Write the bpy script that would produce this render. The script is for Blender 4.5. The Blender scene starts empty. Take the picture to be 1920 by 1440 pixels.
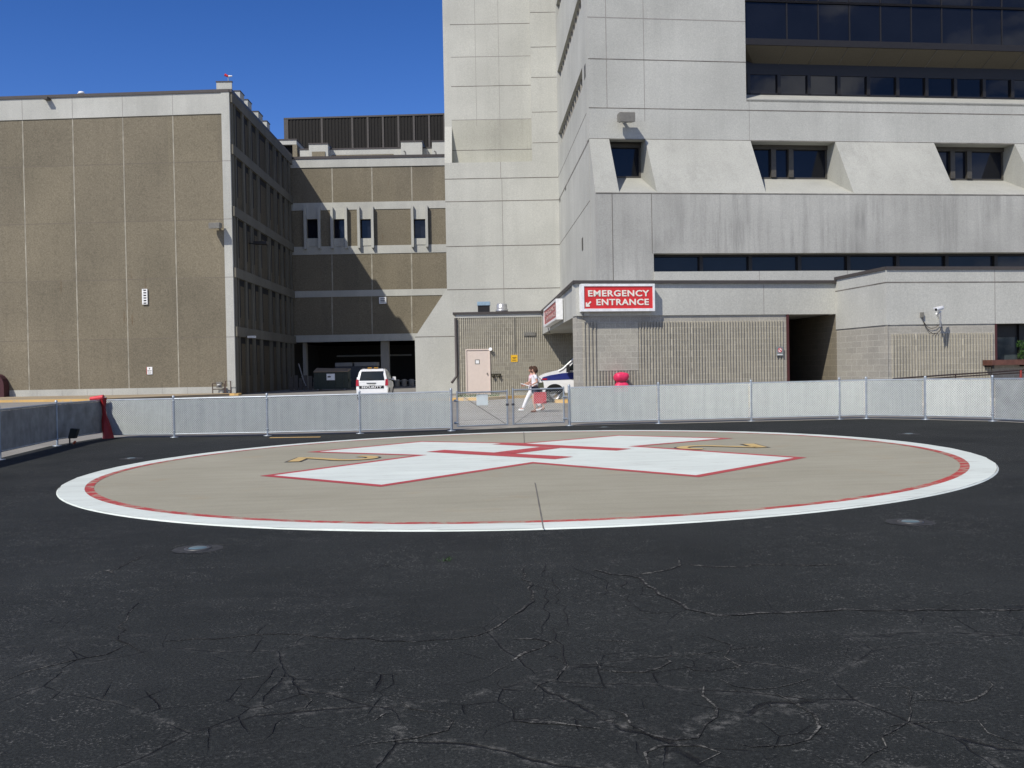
import bpy, math, random
import numpy as np
from math import sin, cos, radians, pi, hypot
random.seed(7)
SC = bpy.context.scene
COL = SC.collection

# ------------------------------------------------------------------ camera
F = 1840.0; H = 1.64; YAW = radians(1.7); PITCH = radians(.92); ROLL = .018; SL = .009
fw = np.array([sin(YAW)*cos(PITCH), cos(YAW)*cos(PITCH), -sin(PITCH)])
r0 = np.array([cos(YAW), -sin(YAW), 0.]); u0 = np.cross(r0, fw)
rt = r0*cos(ROLL)-u0*sin(ROLL); up = u0*cos(ROLL)+r0*sin(ROLL)
CP = np.array([0, 0, H])
from mathutils import Matrix, Vector
cam = bpy.data.cameras.new('camera'); co = bpy.data.objects.new('camera', cam); COL.objects.link(co)
cam.sensor_width = 36; cam.lens = F/1920*36; cam.clip_end = 2000; cam.clip_start = .05
M4 = Matrix.Identity(4)
for i in range(3):
    M4[i][0] = rt[i]; M4[i][1] = up[i]; M4[i][2] = -fw[i]; M4[i][3] = CP[i]
co.matrix_world = M4
SC.camera = co

# ------------------------------------------------------------------ light
SUN_D = Vector((.85, 1.0, -1.38)).normalized()          # travel direction of sunlight
world = bpy.data.worlds.new('World'); SC.world = world; world.use_nodes = True
wn = world.node_tree; wn.nodes.clear()
sky = wn.nodes.new('ShaderNodeTexSky'); sky.sky_type = 'NISHITA'; sky.sun_disc = False
el = math.asin(-SUN_D.z); az = math.atan2(-SUN_D.x, -SUN_D.y)
sky.sun_elevation = el; sky.sun_rotation = az
sky.air_density = 1.0; sky.dust_density = .25; sky.ozone_density = 2.5
bg = wn.nodes.new('ShaderNodeBackground'); bg.inputs[1].default_value = .10
wo = wn.nodes.new('ShaderNodeOutputWorld')
tc = wn.nodes.new('ShaderNodeTexCoord')
nz = wn.nodes.new('ShaderNodeTexNoise'); nz.inputs['Scale'].default_value = 6.5; nz.inputs['Detail'].default_value = 7
mp = wn.nodes.new('ShaderNodeMapping'); mp.inputs['Scale'].default_value = (1, 1, 2.2)
cr = wn.nodes.new('ShaderNodeValToRGB'); cr.color_ramp.elements[0].position = .52; cr.color_ramp.elements[1].position = .70
sp = wn.nodes.new('ShaderNodeSeparateXYZ'); mr = wn.nodes.new('ShaderNodeMapRange')
mr.inputs['From Min'].default_value = .05; mr.inputs['From Max'].default_value = -.4
mu = wn.nodes.new('ShaderNodeMath'); mu.operation = 'MULTIPLY'
mx = wn.nodes.new('ShaderNodeMixRGB'); mx.inputs[2].default_value = (17, 17.2, 18, 1)
L = wn.links.new
L(tc.outputs['Generated'], mp.inputs[0]); L(mp.outputs[0], nz.inputs['Vector']); L(nz.outputs[0], cr.inputs[0])
L(tc.outputs['Generated'], sp.inputs[0]); L(sp.outputs[1], mr.inputs[0])
L(cr.outputs[0], mu.inputs[0]); L(mr.outputs[0], mu.inputs[1]); L(mu.outputs[0], mx.inputs[0])
hs = wn.nodes.new('ShaderNodeHueSaturation'); hs.inputs['Saturation'].default_value = 1.3; hs.inputs['Value'].default_value = 1.05
tint = wn.nodes.new('ShaderNodeMixRGB'); tint.blend_type = 'MULTIPLY'; tint.inputs[0].default_value = 1; tint.inputs[2].default_value = (.70, .76, 1.16, 1)
L(sky.outputs[0], hs.inputs['Color']); L(hs.outputs[0], tint.inputs[1]); zr_ = wn.nodes.new('ShaderNodeMapRange'); zr_.inputs['From Min'].default_value = .1; zr_.inputs['From Max'].default_value = .5; zr_.inputs['To Min'].default_value = 1.12; zr_.inputs['To Max'].default_value = .74
L(sp.outputs[2], zr_.inputs[0]); vm = wn.nodes.new('ShaderNodeVectorMath'); vm.operation = 'SCALE'; L(tint.outputs[0], vm.inputs[0]); L(zr_.outputs[0], vm.inputs['Scale']); L(vm.outputs[0], mx.inputs[1]); L(mx.outputs[0], bg.inputs[0]); L(bg.outputs[0], wo.inputs[0])
sl = bpy.data.lights.new('sun', 'SUN'); sl.energy = 4.6; sl.angle = radians(.5); sl.color = (1, .94, .85)
so = bpy.data.objects.new('sun', sl); COL.objects.link(so)
so.rotation_mode = 'QUATERNION'; so.rotation_quaternion = SUN_D.to_track_quat('-Z', 'Y')
SC.view_settings.view_transform = 'Standard'; SC.view_settings.look = 'None'
SC.view_settings.exposure = 0.0; SC.view_settings.gamma = 1.0
SC.render.film_transparent = False
SC.cycles.use_denoising = True; SC.cycles.max_bounces = 7

# ------------------------------------------------------------------ pixel -> place helpers
def ray(px, py): return fw + (px-960)/F*rt - (py-720)/F*up
def at(px, py, d): return CP + ray(px, py)*d
def gr(px, py, s=SL):                                    # on the (slightly tilted) pad ground
    v = ray(px, py); t = H/(s*v[0]-v[2]); return CP + v*t
def gz(x, y):                                            # height of the ground
    k = min(1, max(0, (y-30)/8.)); k = k*k*(3-2*k)
    xx = max(-14, min(16, x))
    return SL*xx*(1-k)
def hz(px): return 690.5-(px-960)*.018
def foot(px, d):
    p = at(px, hz(px), d); return np.array([p[0], p[1]])

# ------------------------------------------------------------------ mesh builder
class MB:
    def __init__(s): s.v = []; s.f = []; s.m = []; s.sm = []
    def add(s, vs, fs, mi=0, smooth=False):
        b = len(s.v); s.v += [tuple(map(float, v)) for v in vs]
        for f in fs: s.f.append(tuple(b+i for i in f)); s.m.append(mi); s.sm.append(smooth)
    def quad(s, a, b, c, d, mi=0): s.add([a, b, c, d], [(0, 1, 2, 3)], mi)
    def hexa(s, p, mi=0):                                # 8 points: bottom ring, top ring
        s.add(p, [(3, 2, 1, 0), (4, 5, 6, 7), (0, 1, 5, 4), (1, 2, 6, 5), (2, 3, 7, 6), (3, 0, 4, 7)], mi)
    def box(s, x0, x1, y0, y1, z0, z1, mi=0):
        s.hexa([(x0, y0, z0), (x1, y0, z0), (x1, y1, z0), (x0, y1, z0), (x0, y0, z1), (x1, y0, z1), (x1, y1, z1), (x0, y1, z1)], mi)
    def prism(s, poly, z0, z1, mi=0):                    # poly CCW list of xy
        n = len(poly); vs = [(p[0], p[1], z0) for p in poly]+[(p[0], p[1], z1) for p in poly]
        fs = [tuple(range(n-1, -1, -1)), tuple(range(n, 2*n))]+[(i, (i+1) % n, n+(i+1) % n, n+i) for i in range(n)]
        s.add(vs, fs, mi)
    def extrude(s, poly, vec, mi=0):                     # poly list of 3d points
        n = len(poly); P = [np.array(p, float) for p in poly]; V = np.array(vec, float)
        s.add(P+[p+V for p in P], [tuple(range(n-1, -1, -1)), tuple(range(n, 2*n))]+[(i, (i+1) % n, n+(i+1) % n, n+i) for i in range(n)], mi)
    def tube(s, pts, r, n=8, mi=0, cap=True, smooth=True):
        pts = [np.array(p, float) for p in pts]; rr = r if hasattr(r, '__len__') else [r]*len(pts)
        rings = []; prev = None
        for i, p in enumerate(pts):
            a = pts[max(0, i-1)]; b = pts[min(len(pts)-1, i+1)]; t = b-a; t /= (np.linalg.norm(t)+1e-9)
            if prev is None:
                q = np.array([0, 0, 1.]) if abs(t[2]) < .9 else np.array([1., 0, 0])
            else: q = prev
            e1 = q-t*(q@t); e1 /= np.linalg.norm(e1); e2 = np.cross(t, e1); prev = e1
            rings.append([p+rr[i]*(cos(2*pi*k/n)*e1+sin(2*pi*k/n)*e2) for k in range(n)])
        vs = [v for R in rings for v in R]; fs = []
        for i in range(len(pts)-1):
            for k in range(n): fs.append((i*n+k, i*n+(k+1) % n, (i+1)*n+(k+1) % n, (i+1)*n+k))
        s.add(vs, fs, mi, smooth)
        if cap:
            s.add(rings[0], [tuple(range(n-1, -1, -1))], mi); s.add(rings[-1], [tuple(range(n))], mi)
    def cyl(s, c, r, h, n=20, mi=0, r2=None): s.tube([c, (c[0], c[1], c[2]+h)], [r, r2 if r2 is not None else r], n, mi)
    def lathe(s, c, prof, n=20, mi=0):
        vs = [(c[0]+r*cos(2*pi*k/n), c[1]+r*sin(2*pi*k/n), c[2]+z) for r, z in prof for k in range(n)]
        fs = [(i*n+k, i*n+(k+1) % n, (i+1)*n+(k+1) % n, (i+1)*n+k) for i in range(len(prof)-1) for k in range(n)]
        s.add(vs, fs, mi, True)
    def build(s, name, mats, parent=None):
        me = bpy.data.meshes.new(name)
        off = np.array(parent['_off']) if parent is not None and parent.get('_off') is not None else np.zeros(3)
        me.from_pydata([tuple(np.array(v)-off) for v in s.v], [], s.f); me.update()
        if not isinstance(mats, (list, tuple)): mats = [mats]
        for m in mats: me.materials.append(m)
        for i, p in enumerate(me.polygons): p.material_index = min(s.m[i], len(mats)-1); p.use_smooth = s.sm[i]
        o = bpy.data.objects.new(name, me); COL.objects.link(o)
        if parent is not None:
            o.parent = parent; o['_off'] = tuple(float(a) for a in off)
        return o
def tag(o, label=None, cat=None, group=None, kind=None):
    if label: o['label'] = label
    if cat: o['category'] = cat
    if group: o['group'] = group
    if kind: o['kind'] = kind
    return o
def thing(name, loc, label, cat, group=None, rot=0, kind=None):
    o = bpy.data.objects.new(name, None); COL.objects.link(o); o.empty_display_size = .2
    o.location = tuple(float(a) for a in loc); o.rotation_euler.z = rot
    o['_off'] = (0., 0., 0.) if rot or kind == 'local' else tuple(float(a) for a in loc)
    tag(o, label, cat, group); return o
def local_thing(name, loc, label, cat, group=None, rot=0):
    o = thing(name, loc, label, cat, group, rot); o['_off'] = (0., 0., 0.); return o

class Fc:                                                # vertical facade through two plan points
    def __init__(s, A, B):
        s.A = np.array(A, float); s.B = np.array(B, float); t = s.B-s.A; s.len = np.linalg.norm(t); s.t = t/s.len
        s.n = np.array([s.t[1], -s.t[0]])                # outward: right-hand side of A->B
    def P(s, a, z, o=0.): q = s.A+s.t*a+s.n*o; return (q[0], q[1], z)
    def sz(s, px, py, o=0.):
        v = ray(px, py); A = s.A+s.n*o
        M = np.array([[v[0], -s.t[0]], [v[1], -s.t[1]]]); k = np.linalg.solve(M, A)
        return k[1], H+v[2]*k[0]
    def z(s, px, py, o=0.): return s.sz(px, py, o)[1]
    def s_(s, px, py=None, o=0.): return s.sz(px, hz(px) if py is None else py, o)[0]
    def box(s, mb, a0, a1, z0, z1, o0, o1, mi=0):
        mb.hexa([s.P(a0, z0, o1), s.P(a1, z0, o1), s.P(a1, z0, o0), s.P(a0, z0, o0), s.P(a0, z1, o1), s.P(a1, z1, o1), s.P(a1, z1, o0), s.P(a0, z1, o0)], mi)
    def rect(s, px0, py0, px1, py1, o=0.):               # photograph rectangle -> (a0,a1,z0,z1)
        my = (py0+py1)/2; mxx = (px0+px1)/2
        return s.s_(px0, my, o), s.s_(px1, my, o), s.z(mxx, py1, o), s.z(mxx, py0, o)
    def pbox(s, mb, px0, py0, px1, py1, o0, o1, mi=0):
        a0, a1, z0, z1 = s.rect(px0, py0, px1, py1, o1); s.box(mb, a0, a1, z0, z1, o0, o1, mi)
    def wall(s, mb, a0, a1, z0, z1, o0, o1, holes, mi=0):  # slab with rectangular holes (a0,a1,z0,z1), same rows allowed
        zs = sorted({z0, z1, *[h[2] for h in holes], *[h[3] for h in holes]}); zs = [z for z in zs if z0 <= z <= z1]
        for i in range(len(zs)-1):
            zm = (zs[i]+zs[i+1])/2; hs_ = sorted([h for h in holes if h[2] < zm < h[3]]); a = a0
            for h in hs_:
                if h[0] > a: s.box(mb, a, h[0], zs[i], zs[i+1], o0, o1, mi)
                a = h[1]
            if a < a1: s.box(mb, a, a1, zs[i], zs[i+1], o0, o1, mi)

# ------------------------------------------------------------------ materials
class NT:
    def __init__(s, name, rough=.8, spec=.3):
        s.mat = bpy.data.materials.new(name); s.mat.use_nodes = True; s.t = s.mat.node_tree; s.t.nodes.clear()
        s.b = s.n('ShaderNodeBsdfPrincipled'); s.o = s.n('ShaderNodeOutputMaterial'); s.l(s.b.outputs[0], s.o.inputs[0])
        s.b.inputs['Roughness'].default_value = rough; s.b.inputs['Specular IOR Level'].default_value = spec
        s.pos = s.n('ShaderNodeNewGeometry').outputs['Position']
    def n(s, t): return s.t.nodes.new(t)
    def l(s, a, b): s.t.links.new(a, b)
    def map(s, sc, loc=(0, 0, 0), vec=None):
        m = s.n('ShaderNodeMapping'); m.inputs['Scale'].default_value = sc; m.inputs['Location'].default_value = loc
        s.l(vec or s.pos, m.inputs[0]); return m.outputs[0]
    def noise(s, scale, detail=3, vec=None, rough=.55, dist=0):
        m = s.n('ShaderNodeTexNoise'); m.inputs['Scale'].default_value = scale; m.inputs['Detail'].default_value = detail
        m.inputs['Roughness'].default_value = rough; m.inputs['Distortion'].default_value = dist
        s.l(vec or s.pos, m.inputs['Vector']); return m.outputs[0]
    def ramp(s, fac, a, b, va=0., vb=1.):
        m = s.n('ShaderNodeMapRange'); m.inputs['From Min'].default_value = a; m.inputs['From Max'].default_value = b
        m.inputs['To Min'].default_value = va; m.inputs['To Max'].default_value = vb; s.l(fac, m.inputs[0]); return m.outputs[0]
    def math(s, op, a, b):
        m = s.n('ShaderNodeMath'); m.operation = op
        for i, x in enumerate((a, b)):
            if isinstance(x, (int, float)): m.inputs[i].default_value = x
            else: s.l(x, m.inputs[i])
        return m.outputs[0]
    def mix(s, fac, a, b, mode='MIX'):
        m = s.n('ShaderNodeMixRGB'); m.blend_type = mode
        for i, x in enumerate((fac, a, b)):
            if isinstance(x, (int, float)): m.inputs[i].default_value = x
            elif isinstance(x, tuple): m.inputs[i].default_value = (*x[:3], 1)
            else: s.l(x, m.inputs[i])
        return m.outputs[0]
    def color(s, c):
        if isinstance(c, tuple): s.b.inputs['Base Color'].default_value = (*c[:3], 1)
        else: s.l(c, s.b.inputs['Base Color'])
    def bump(s, h, strength=.3, dist=.01):
        m = s.n('ShaderNodeBump'); m.inputs['Strength'].default_value = strength; m.inputs['Distance'].default_value = dist
        s.l(h, m.inputs['Height']); s.l(m.outputs[0], s.b.inputs['Normal'])
def mul(c, k): return tuple(x*k for x in c)
def plain(name, c, rough=.6, metal=0., spec=.4, var=.12, sc=6.):
    m = NT(name, rough, spec); f = m.noise(sc, 4)
    m.color(m.mix(m.ramp(f, .3, .7), mul(c, 1-var), mul(c, 1+var))); m.b.inputs['Metallic'].default_value = metal
    return m.mat
def concrete(name, c, stain=.12, streak=.12, fine=18.):
    m = NT(name, .9, .2)
    a = m.noise(.22, 5); b = m.noise(fine, 4, rough=.75); g = m.noise(fine*3.2, 2, rough=.7)
    col = m.mix(m.ramp(a, .3, .7), mul(c, 1-stain), mul(c, 1+stain*.5))
    col = m.mix(m.ramp(b, .32, .68), mul((1, 1, 1), .84), (1.12, 1.12, 1.10), 'MIX') if False else m.mix(1., col, m.mix(m.ramp(b, .3, .7), (.83, .83, .83), (1.14, 1.14, 1.12)), 'MULTIPLY')
    col = m.mix(1., col, m.mix(m.ramp(g, .35, .65), (.93, .93, .93), (1.07, 1.07, 1.06)), 'MULTIPLY')
    v = m.map((1., 1., .06)); st = m.noise(1.1, 6, v, .75); st2 = m.noise(.35, 2)
    k = m.math('MULTIPLY', m.ramp(st, .44, .78), m.ramp(st2, .38, .6, .3, 1.))
    col = m.mix(m.math('MULTIPLY', k, streak*4), col, mul(c, .52))
    m.color(col); m.bump(b, .35, .01); return m.mat
def aggregate(name, c):
    m = NT(name, .95, .1)
    q_ = m.n('ShaderNodeSeparateXYZ'); m.l(m.pos, q_.inputs[0]); px_ = m.math('FLOOR', m.math('DIVIDE', m.math('ADD', q_.outputs[0], 31.35), 3.83), 0); pz_ = m.math('FLOOR', m.math('DIVIDE', m.math('SUBTRACT', q_.outputs[2], 4.42), 4.48), 0)
    cv = m.n('ShaderNodeCombineXYZ'); m.l(px_, cv.inputs[0]); m.l(pz_, cv.inputs[1]); wp_ = m.n('ShaderNodeTexWhiteNoise'); m.l(cv.outputs[0], wp_.inputs[0])
    b = m.noise(9, 5, rough=.8); g = m.noise(42, 2, rough=.8); a = m.noise(.18, 4)
    col = m.mix(m.ramp(b, .32, .68), mul(c, .72), mul(c, 1.3))
    col = m.mix(1., col, m.mix(m.ramp(g, .3, .7), (.75, .74, .72), (1.28, 1.27, 1.24)), 'MULTIPLY')
    col = m.mix(1., col, m.mix(m.ramp(a, .3, .7), (.86, .86, .86), (1.12, 1.11, 1.10)), 'MULTIPLY')
    col = m.mix(1., col, m.mix(wp_.outputs[0], (.93, .93, .94), (1.06, 1.055, 1.04)), 'MULTIPLY')
    vv = m.noise(1.3, 5, m.map((1, 1, .07)), .7); col = m.mix(m.ramp(vv, .5, .75, 0, .28), col, mul(c, .6))
    v = m.map((1.3, 1.3, .16)); r = m.noise(1.6, 3, v, .6)
    col = m.mix(m.ramp(r, .70, .76, 0, .55), col, (.12, .07, .035))
    m.color(col); m.bump(b, .4, .015); return m.mat
def cmu(name, c):                                        # concrete block: courses, mortar, shade per block
    m = NT(name, .92, .15)
    s_ = m.n('ShaderNodeSeparateXYZ'); m.l(m.pos, s_.inputs[0]); z = s_.outputs[2]
    xx = m.math('ADD', s_.outputs[0], m.math('MULTIPLY', s_.outputs[1], .6))
    cz = m.math('DIVIDE', z, .2185); fr = m.math('FRACT', cz, 0); row = m.math('FLOOR', cz, 0)
    xo = m.math('ADD', m.math('DIVIDE', xx, .43), m.math('MULTIPLY', row, .5)); bx = m.math('FLOOR', xo, 0); fx = m.math('FRACT', xo, 0)
    cv = m.n('ShaderNodeCombineXYZ'); m.l(bx, cv.inputs[0]); m.l(row, cv.inputs[1])
    wn_ = m.n('ShaderNodeTexWhiteNoise'); m.l(cv.outputs[0], wn_.inputs[0])
    b = m.noise(22, 4, rough=.75); a = m.noise(.9, 3)
    col = m.mix(m.ramp(b, .3, .7), mul(c, .8), mul(c, 1.2))
    col = m.mix(1., col, m.mix(wn_.outputs[0], (.93, .93, .93), (1.06, 1.055, 1.04)), 'MULTIPLY')
    col = m.mix(m.ramp(a, .5, .8, 0, .35), col, mul(c, .6))
    mo = m.math('MAXIMUM', m.math('GREATER_THAN', fr, .94), m.math('GREATER_THAN', fx, .97))
    dash = m.math('GREATER_THAN', m.noise(2.2, 2), .45)
    col = m.mix(m.math('MULTIPLY', mo, m.math('ADD', .35, m.math('MULTIPLY', dash, .45))), col, mul(c, 1.45))
    m.color(col); m.bump(b, .3, .008); return m.mat
def glass(name, c=(.007, .008, .011), rough=.03, spec=.36):
    m = NT(name, rough, spec); n = m.noise(.5, 2); m.color(m.mix(n, mul(c, .6), mul(c, 1.5)))
    m.bump(m.noise(.7, 2), .05, .05); return m.mat

CONC = concrete('pale precast concrete', (.462, .466, .43), .15, .10)
CONC_W = concrete('white precast concrete', (.485, .487, .445), .14, .08)
CONC_F = concrete('sloped precast concrete', (.375, .378, .345), .12, .12)  # darker copy, toned down against the stronger sun on sloping faces
CONC_S = concrete('streaked precast concrete', (.42, .42, .388), .2, .34)
CONC_D = concrete('weathered concrete', (.36, .345, .31), .15, .15)
AGG = aggregate('brown exposed aggregate', (.190, .171, .128))
BLOCK = cmu('split concrete block', (.345, .325, .265)); BLOCK_G = cmu('smooth grey block', (.35, .335, .29))
JOINT = plain('dark joint sealant', (.155, .145, .125), .9, var=.35, sc=1.5); JOINT_L = plain('pale joint sealant', (.33, .31, .25), .9, var=.3, sc=1.2)
JOINT_M = plain('grey joint sealant', (.27, .26, .235), .9); JOINT_B = plain('brown joint sealant', (.15, .13, .10), .9)
FLASH = plain('brown roof flashing', (.06, .052, .047), .5)
DARK = plain('dark bronze frame', (.018, .016, .014), .4); BLACK = plain('unlit black', (.008, .008, .008), .9)
GLASS = glass('tinted window glass'); GLASS_B = glass('blue tinted glass', (.009, .011, .018))
WPAINT = plain('white enamel', (.78, .79, .78), .35); GALV = plain('galvanised steel', (.36, .40, .43), .42, .55, .5)
RED = plain('sign red', (.62, .035, .035), .4, var=.04); CREAM = plain('door cream', (.62, .53, .46), .55, var=.03)
GREY = plain('lamp housing grey', (.165, .16, .14), .5)

# ------------------------------------------------------------------ ground
def asphalt():
    m = NT('sealed black asphalt', .82, .2)
    s_ = m.n('ShaderNodeSeparateXYZ'); m.l(m.pos, s_.inputs[0]); Y = s_.outputs[1]
    dn = m.n('ShaderNodeTexNoise'); dn.inputs['Scale'].default_value = 1.1; dn.inputs['Detail'].default_value = 5; m.l(m.pos, dn.inputs['Vector'])
    wob = m.mix(.34, m.pos, dn.outputs['Color'], 'ADD')
    def cracks(scale, w, vec):
        v = m.n('ShaderNodeTexVoronoi'); v.feature = 'DISTANCE_TO_EDGE'; v.inputs['Scale'].default_value = scale
        m.l(vec, v.inputs['Vector']); return v.outputs['Distance']
    near = m.ramp(Y, 7.2, 4.6)
    big = cracks(.95, 0, wob); wob2 = m.mix(.12, m.pos, dn.outputs['Color'], 'ADD')
    sm = cracks(2.6, 0, wob2)
    n1 = m.noise(.33, 3); n2 = m.noise(.7, 3, m.map((1, 1, 1), (7, 3, 0)))
    mb_ = m.math('MULTIPLY', near, m.ramp(n1, .36, .46)); ms_ = m.math('MULTIPLY', m.ramp(Y, 7.8, 5.5), m.ramp(n2, .52, .6))
    a = m.noise(.45, 5, rough=.6); fine = m.noise(60, 3, rough=.8); mid = m.noise(7, 5, rough=.75)
    mid2 = m.noise(16, 4, rough=.8); col = m.mix(1., col, m.mix(m.ramp(mid2, .3, .7), (.78, .78, .78), (1.25, 1.24, 1.23)), 'MULTIPLY') if False else None
    lg = m.map((.5, 1.2, 1)); smear = m.noise(.8, 6, lg, .7)
    col = m.mix(m.ramp(a, .3, .7), (.0125, .0142, .0134), (.0225, .0248, .0236))
    col = m.mix(m.ramp(smear, .54, .85, 0, .35), col, (.05, .052, .051))
    col = m.mix(1., col, m.mix(m.ramp(fine, .3, .7), (.45, .45, .45), (1.7, 1.7, 1.7)), 'MULTIPLY')
    # pale stones showing through worn sealer
    sp1 = m.math('MULTIPLY', m.ramp(fine, .56, .64), m.ramp(mid, .46, .66)); sp1 = m.math('MULTIPLY', sp1, m.ramp(m.noise(.8, 3), .42, .62, .2, .9))
    col = m.mix(sp1, col, (.21, .205, .19))
    dust = m.math('MULTIPLY', m.ramp(big, .045, .008), m.ramp(m.noise(11, 6, rough=.85), .5, .62))
    dust = m.math('MULTIPLY', dust, mb_); col = m.mix(m.math('MULTIPLY', dust, .45), col, (.18, .178, .165))
    c1 = m.math('MULTIPLY', m.ramp(big, .008, .003), mb_); c1 = m.math('MULTIPLY', c1, m.ramp(m.noise(1.7, 2), .38, .5))
    c2 = m.math('MULTIPLY', m.ramp(sm, .014, .005), ms_); c2 = m.math('MULTIPLY', c2, m.ramp(m.noise(2.2, 2), .45, .55))
    ck = m.math('MAXIMUM', c1, c2); col = m.mix(m.math('MULTIPLY', ck, .85), col, (.006, .006, .006))
    m.color(col)
    hgt = m.math('SUBTRACT', m.math('ADD', fine, m.math('MULTIPLY', mid, .6)), m.math('MULTIPLY', ck, 3.)); m.bump(hgt, .8, .008)
    return m.mat
def lotmat():
    m = NT('weathered grey asphalt', .9, .2); f = m.noise(30, 3, rough=.8); a = m.noise(.3, 5); st = m.noise(.5, 5, m.map((.25, 2, 1)), .7)
    c = m.mix(m.ramp(a, .3, .7), (.20, .19, .172), (.27, .26, .235)); c = m.mix(m.ramp(st, .55, .75, 0, .4), c, (.13, .125, .115))
    c = m.mix(1., c, m.mix(m.ramp(f, .3, .7), (.8, .8, .8), (1.2, 1.2, 1.2)), 'MULTIPLY'); m.color(c); return m.mat
def padmat():
    m = NT('brushed pad concrete', .85, .25); f = m.noise(35, 4, rough=.8); a = m.noise(.35, 6, rough=.6); s1 = m.noise(2.2, 5, m.map((.3, 2.4, 1)), .65)
    r = m.noise(1.1, 4, m.map((1, 1, 1), (4, 9, 0)))
    c = m.mix(m.ramp(a, .3, .7), (.275, .262, .20), (.335, .32, .25)); c = m.mix(m.ramp(s1, .45, .75, 0, .4), c, (.215, .195, .15))
    c = m.mix(m.ramp(r, .6, .78, 0, .4), c, (.31, .235, .14))
    c = m.mix(1., c, m.mix(m.ramp(f, .3, .7), (.92, .92, .92), (1.08, 1.08, 1.07)), 'MULTIPLY'); m.color(c); return m.mat
def paint(name, c, under, wear=.62, soft=.1, scale=3.5):
    m = NT(name, .6, .35); f = m.noise(scale, 6, m.map((.6, 1.6, 1)), .75); g = m.noise(.6, 4)
    col = m.mix(m.ramp(g, .3, .7), mul(c, .93), mul(c, 1.04)); col = m.mix(m.ramp(f, wear, wear+soft), col, under)
    col = m.mix(1., col, m.mix(m.ramp(m.noise(1.6, 5, m.map((.25, 2., 1), (3, 1, 0)), .7), .42, .7), (1., 1., 1.), (.86, .86, .855)), 'MULTIPLY'); m.color(col); return m.mat
ASPH = asphalt(); LOT = lotmat(); PAD = padmat()
P_WHITE = paint('pad white paint', (.64, .695, .64), (.43, .43, .38), .56, .2); P_RED = paint('pad red paint', (.43, .06, .065), (.5, .25, .22), .62, .14)
P_RING = paint('worn red ring paint', (.42, .05, .045), (.36, .29, .22), .51, .05, 5.); P_YEL = paint('pad yellow paint', (.56, .40, .16), (.4, .33, .2), .58)
P_BLK = paint('pad black paint', (.05, .045, .045), (.15, .13, .11), .6); KERBY = paint('kerb yellow paint', (.62, .40, .14), (.42, .36, .27), .56, .1, 2.5)
WALK = concrete('pavement concrete', (.40, .37, .31), .15, .0)

# far ground sheet
mb = MB(); N = 40; xs = np.linspace(-240, 260, 61); ys = np.concatenate([np.linspace(-60, 20, 9), np.linspace(24, 44, 21), np.linspace(52, 420, 12)])
vs = [(x, y, gz(x, y)-.012) for y in ys for x in xs]; nx = len(xs)
mb.add(vs, [(j*nx+i, j*nx+i+1, (j+1)*nx+i+1, (j+1)*nx+i) for j in range(len(ys)-1) for i in range(nx-1)])
tag(mb.build('parking_lot', LOT), kind='structure')

FB = [(-10.5, 27.6), (-8.42, 26.95), (-5.8, 26.5), (-3.3, 26.3), (-.86, 26.3)]     # back fence, to the left of the gate
FR = [(2.38, 27.1), (4.83, 26.9), (7.36, 26.75), (9.72, 26.5), (10.42, 26.4), (11.55, 25.3), (12.62, 23.95)]
FE = [(12.66, 23.93), (13.6, 21.6), (14.3, 19.0), (14.8, 16.4)]
FL = [(-10.55, 27.5), (-10.66, 24.83), (-10.18, 20.93), (-9.75, 17.0), (-9.3, 13.0)]
def tri(mb, poly, z=.0, mi=0, step=1.5):
    n = len(poly); mb.add([(p[0], p[1], SL*p[0]+z) for p in poly], [tuple(range(n))], mi)
# black apron: everything inside the fences (slightly past them)
ap = [(-9.5, -12), (16.5, -12), (15.2, 16.4), (14.55, 19.1), (13.8, 21.8), (12.95, 24.15), (11.7, 25.62), (10.5, 26.72), (9.75, 26.8), (4.83, 27.15), (2.4, 27.3), (-.86, 26.62), (-3.3, 26.45), (-5.8, 26.65), (-8.42, 27.1), (-10.7, 27.8), (-10.85, 24.8), (-10.35, 20.9), (-9.9, 17), (-9.5, 13)]
mb = MB(); tri(mb, ap, .0); tag(mb.build('asphalt_apron', ASPH), kind='structure')
# pale concrete strip the right-hand fence stands on, and the sill below the gate
mb = MB()
st = [(-.9, 26.45), (2.4, 27.12), (4.83, 26.92), (9.75, 26.56), (10.5, 26.46), (11.62, 25.36), (12.75, 23.95), (13.6, 21.6), (14.35, 19.0), (15., 16.4)]
for i in range(len(st)-1):
    a = np.array(st[i]); b = np.array(st[i+1]); t = (b-a)/np.linalg.norm(b-a); n = np.array([-t[1], t[0]])
    w0 = -.12 if i > 1 else .02; w1 = .75
    q = [a+n*w0, b+n*w0, b+n*w1, a+n*w1]; mb.add([(p[0], p[1], SL*p[0]+.004) for p in q]+[(p[0], p[1], SL*p[0]-.05) for p in q], [(0, 1, 2, 3), (4, 5, 1, 0), (5, 6, 2, 1), (6, 7, 3, 2), (7, 4, 0, 3)])
tag(mb.build('pavement', WALK), kind='structure')

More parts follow.
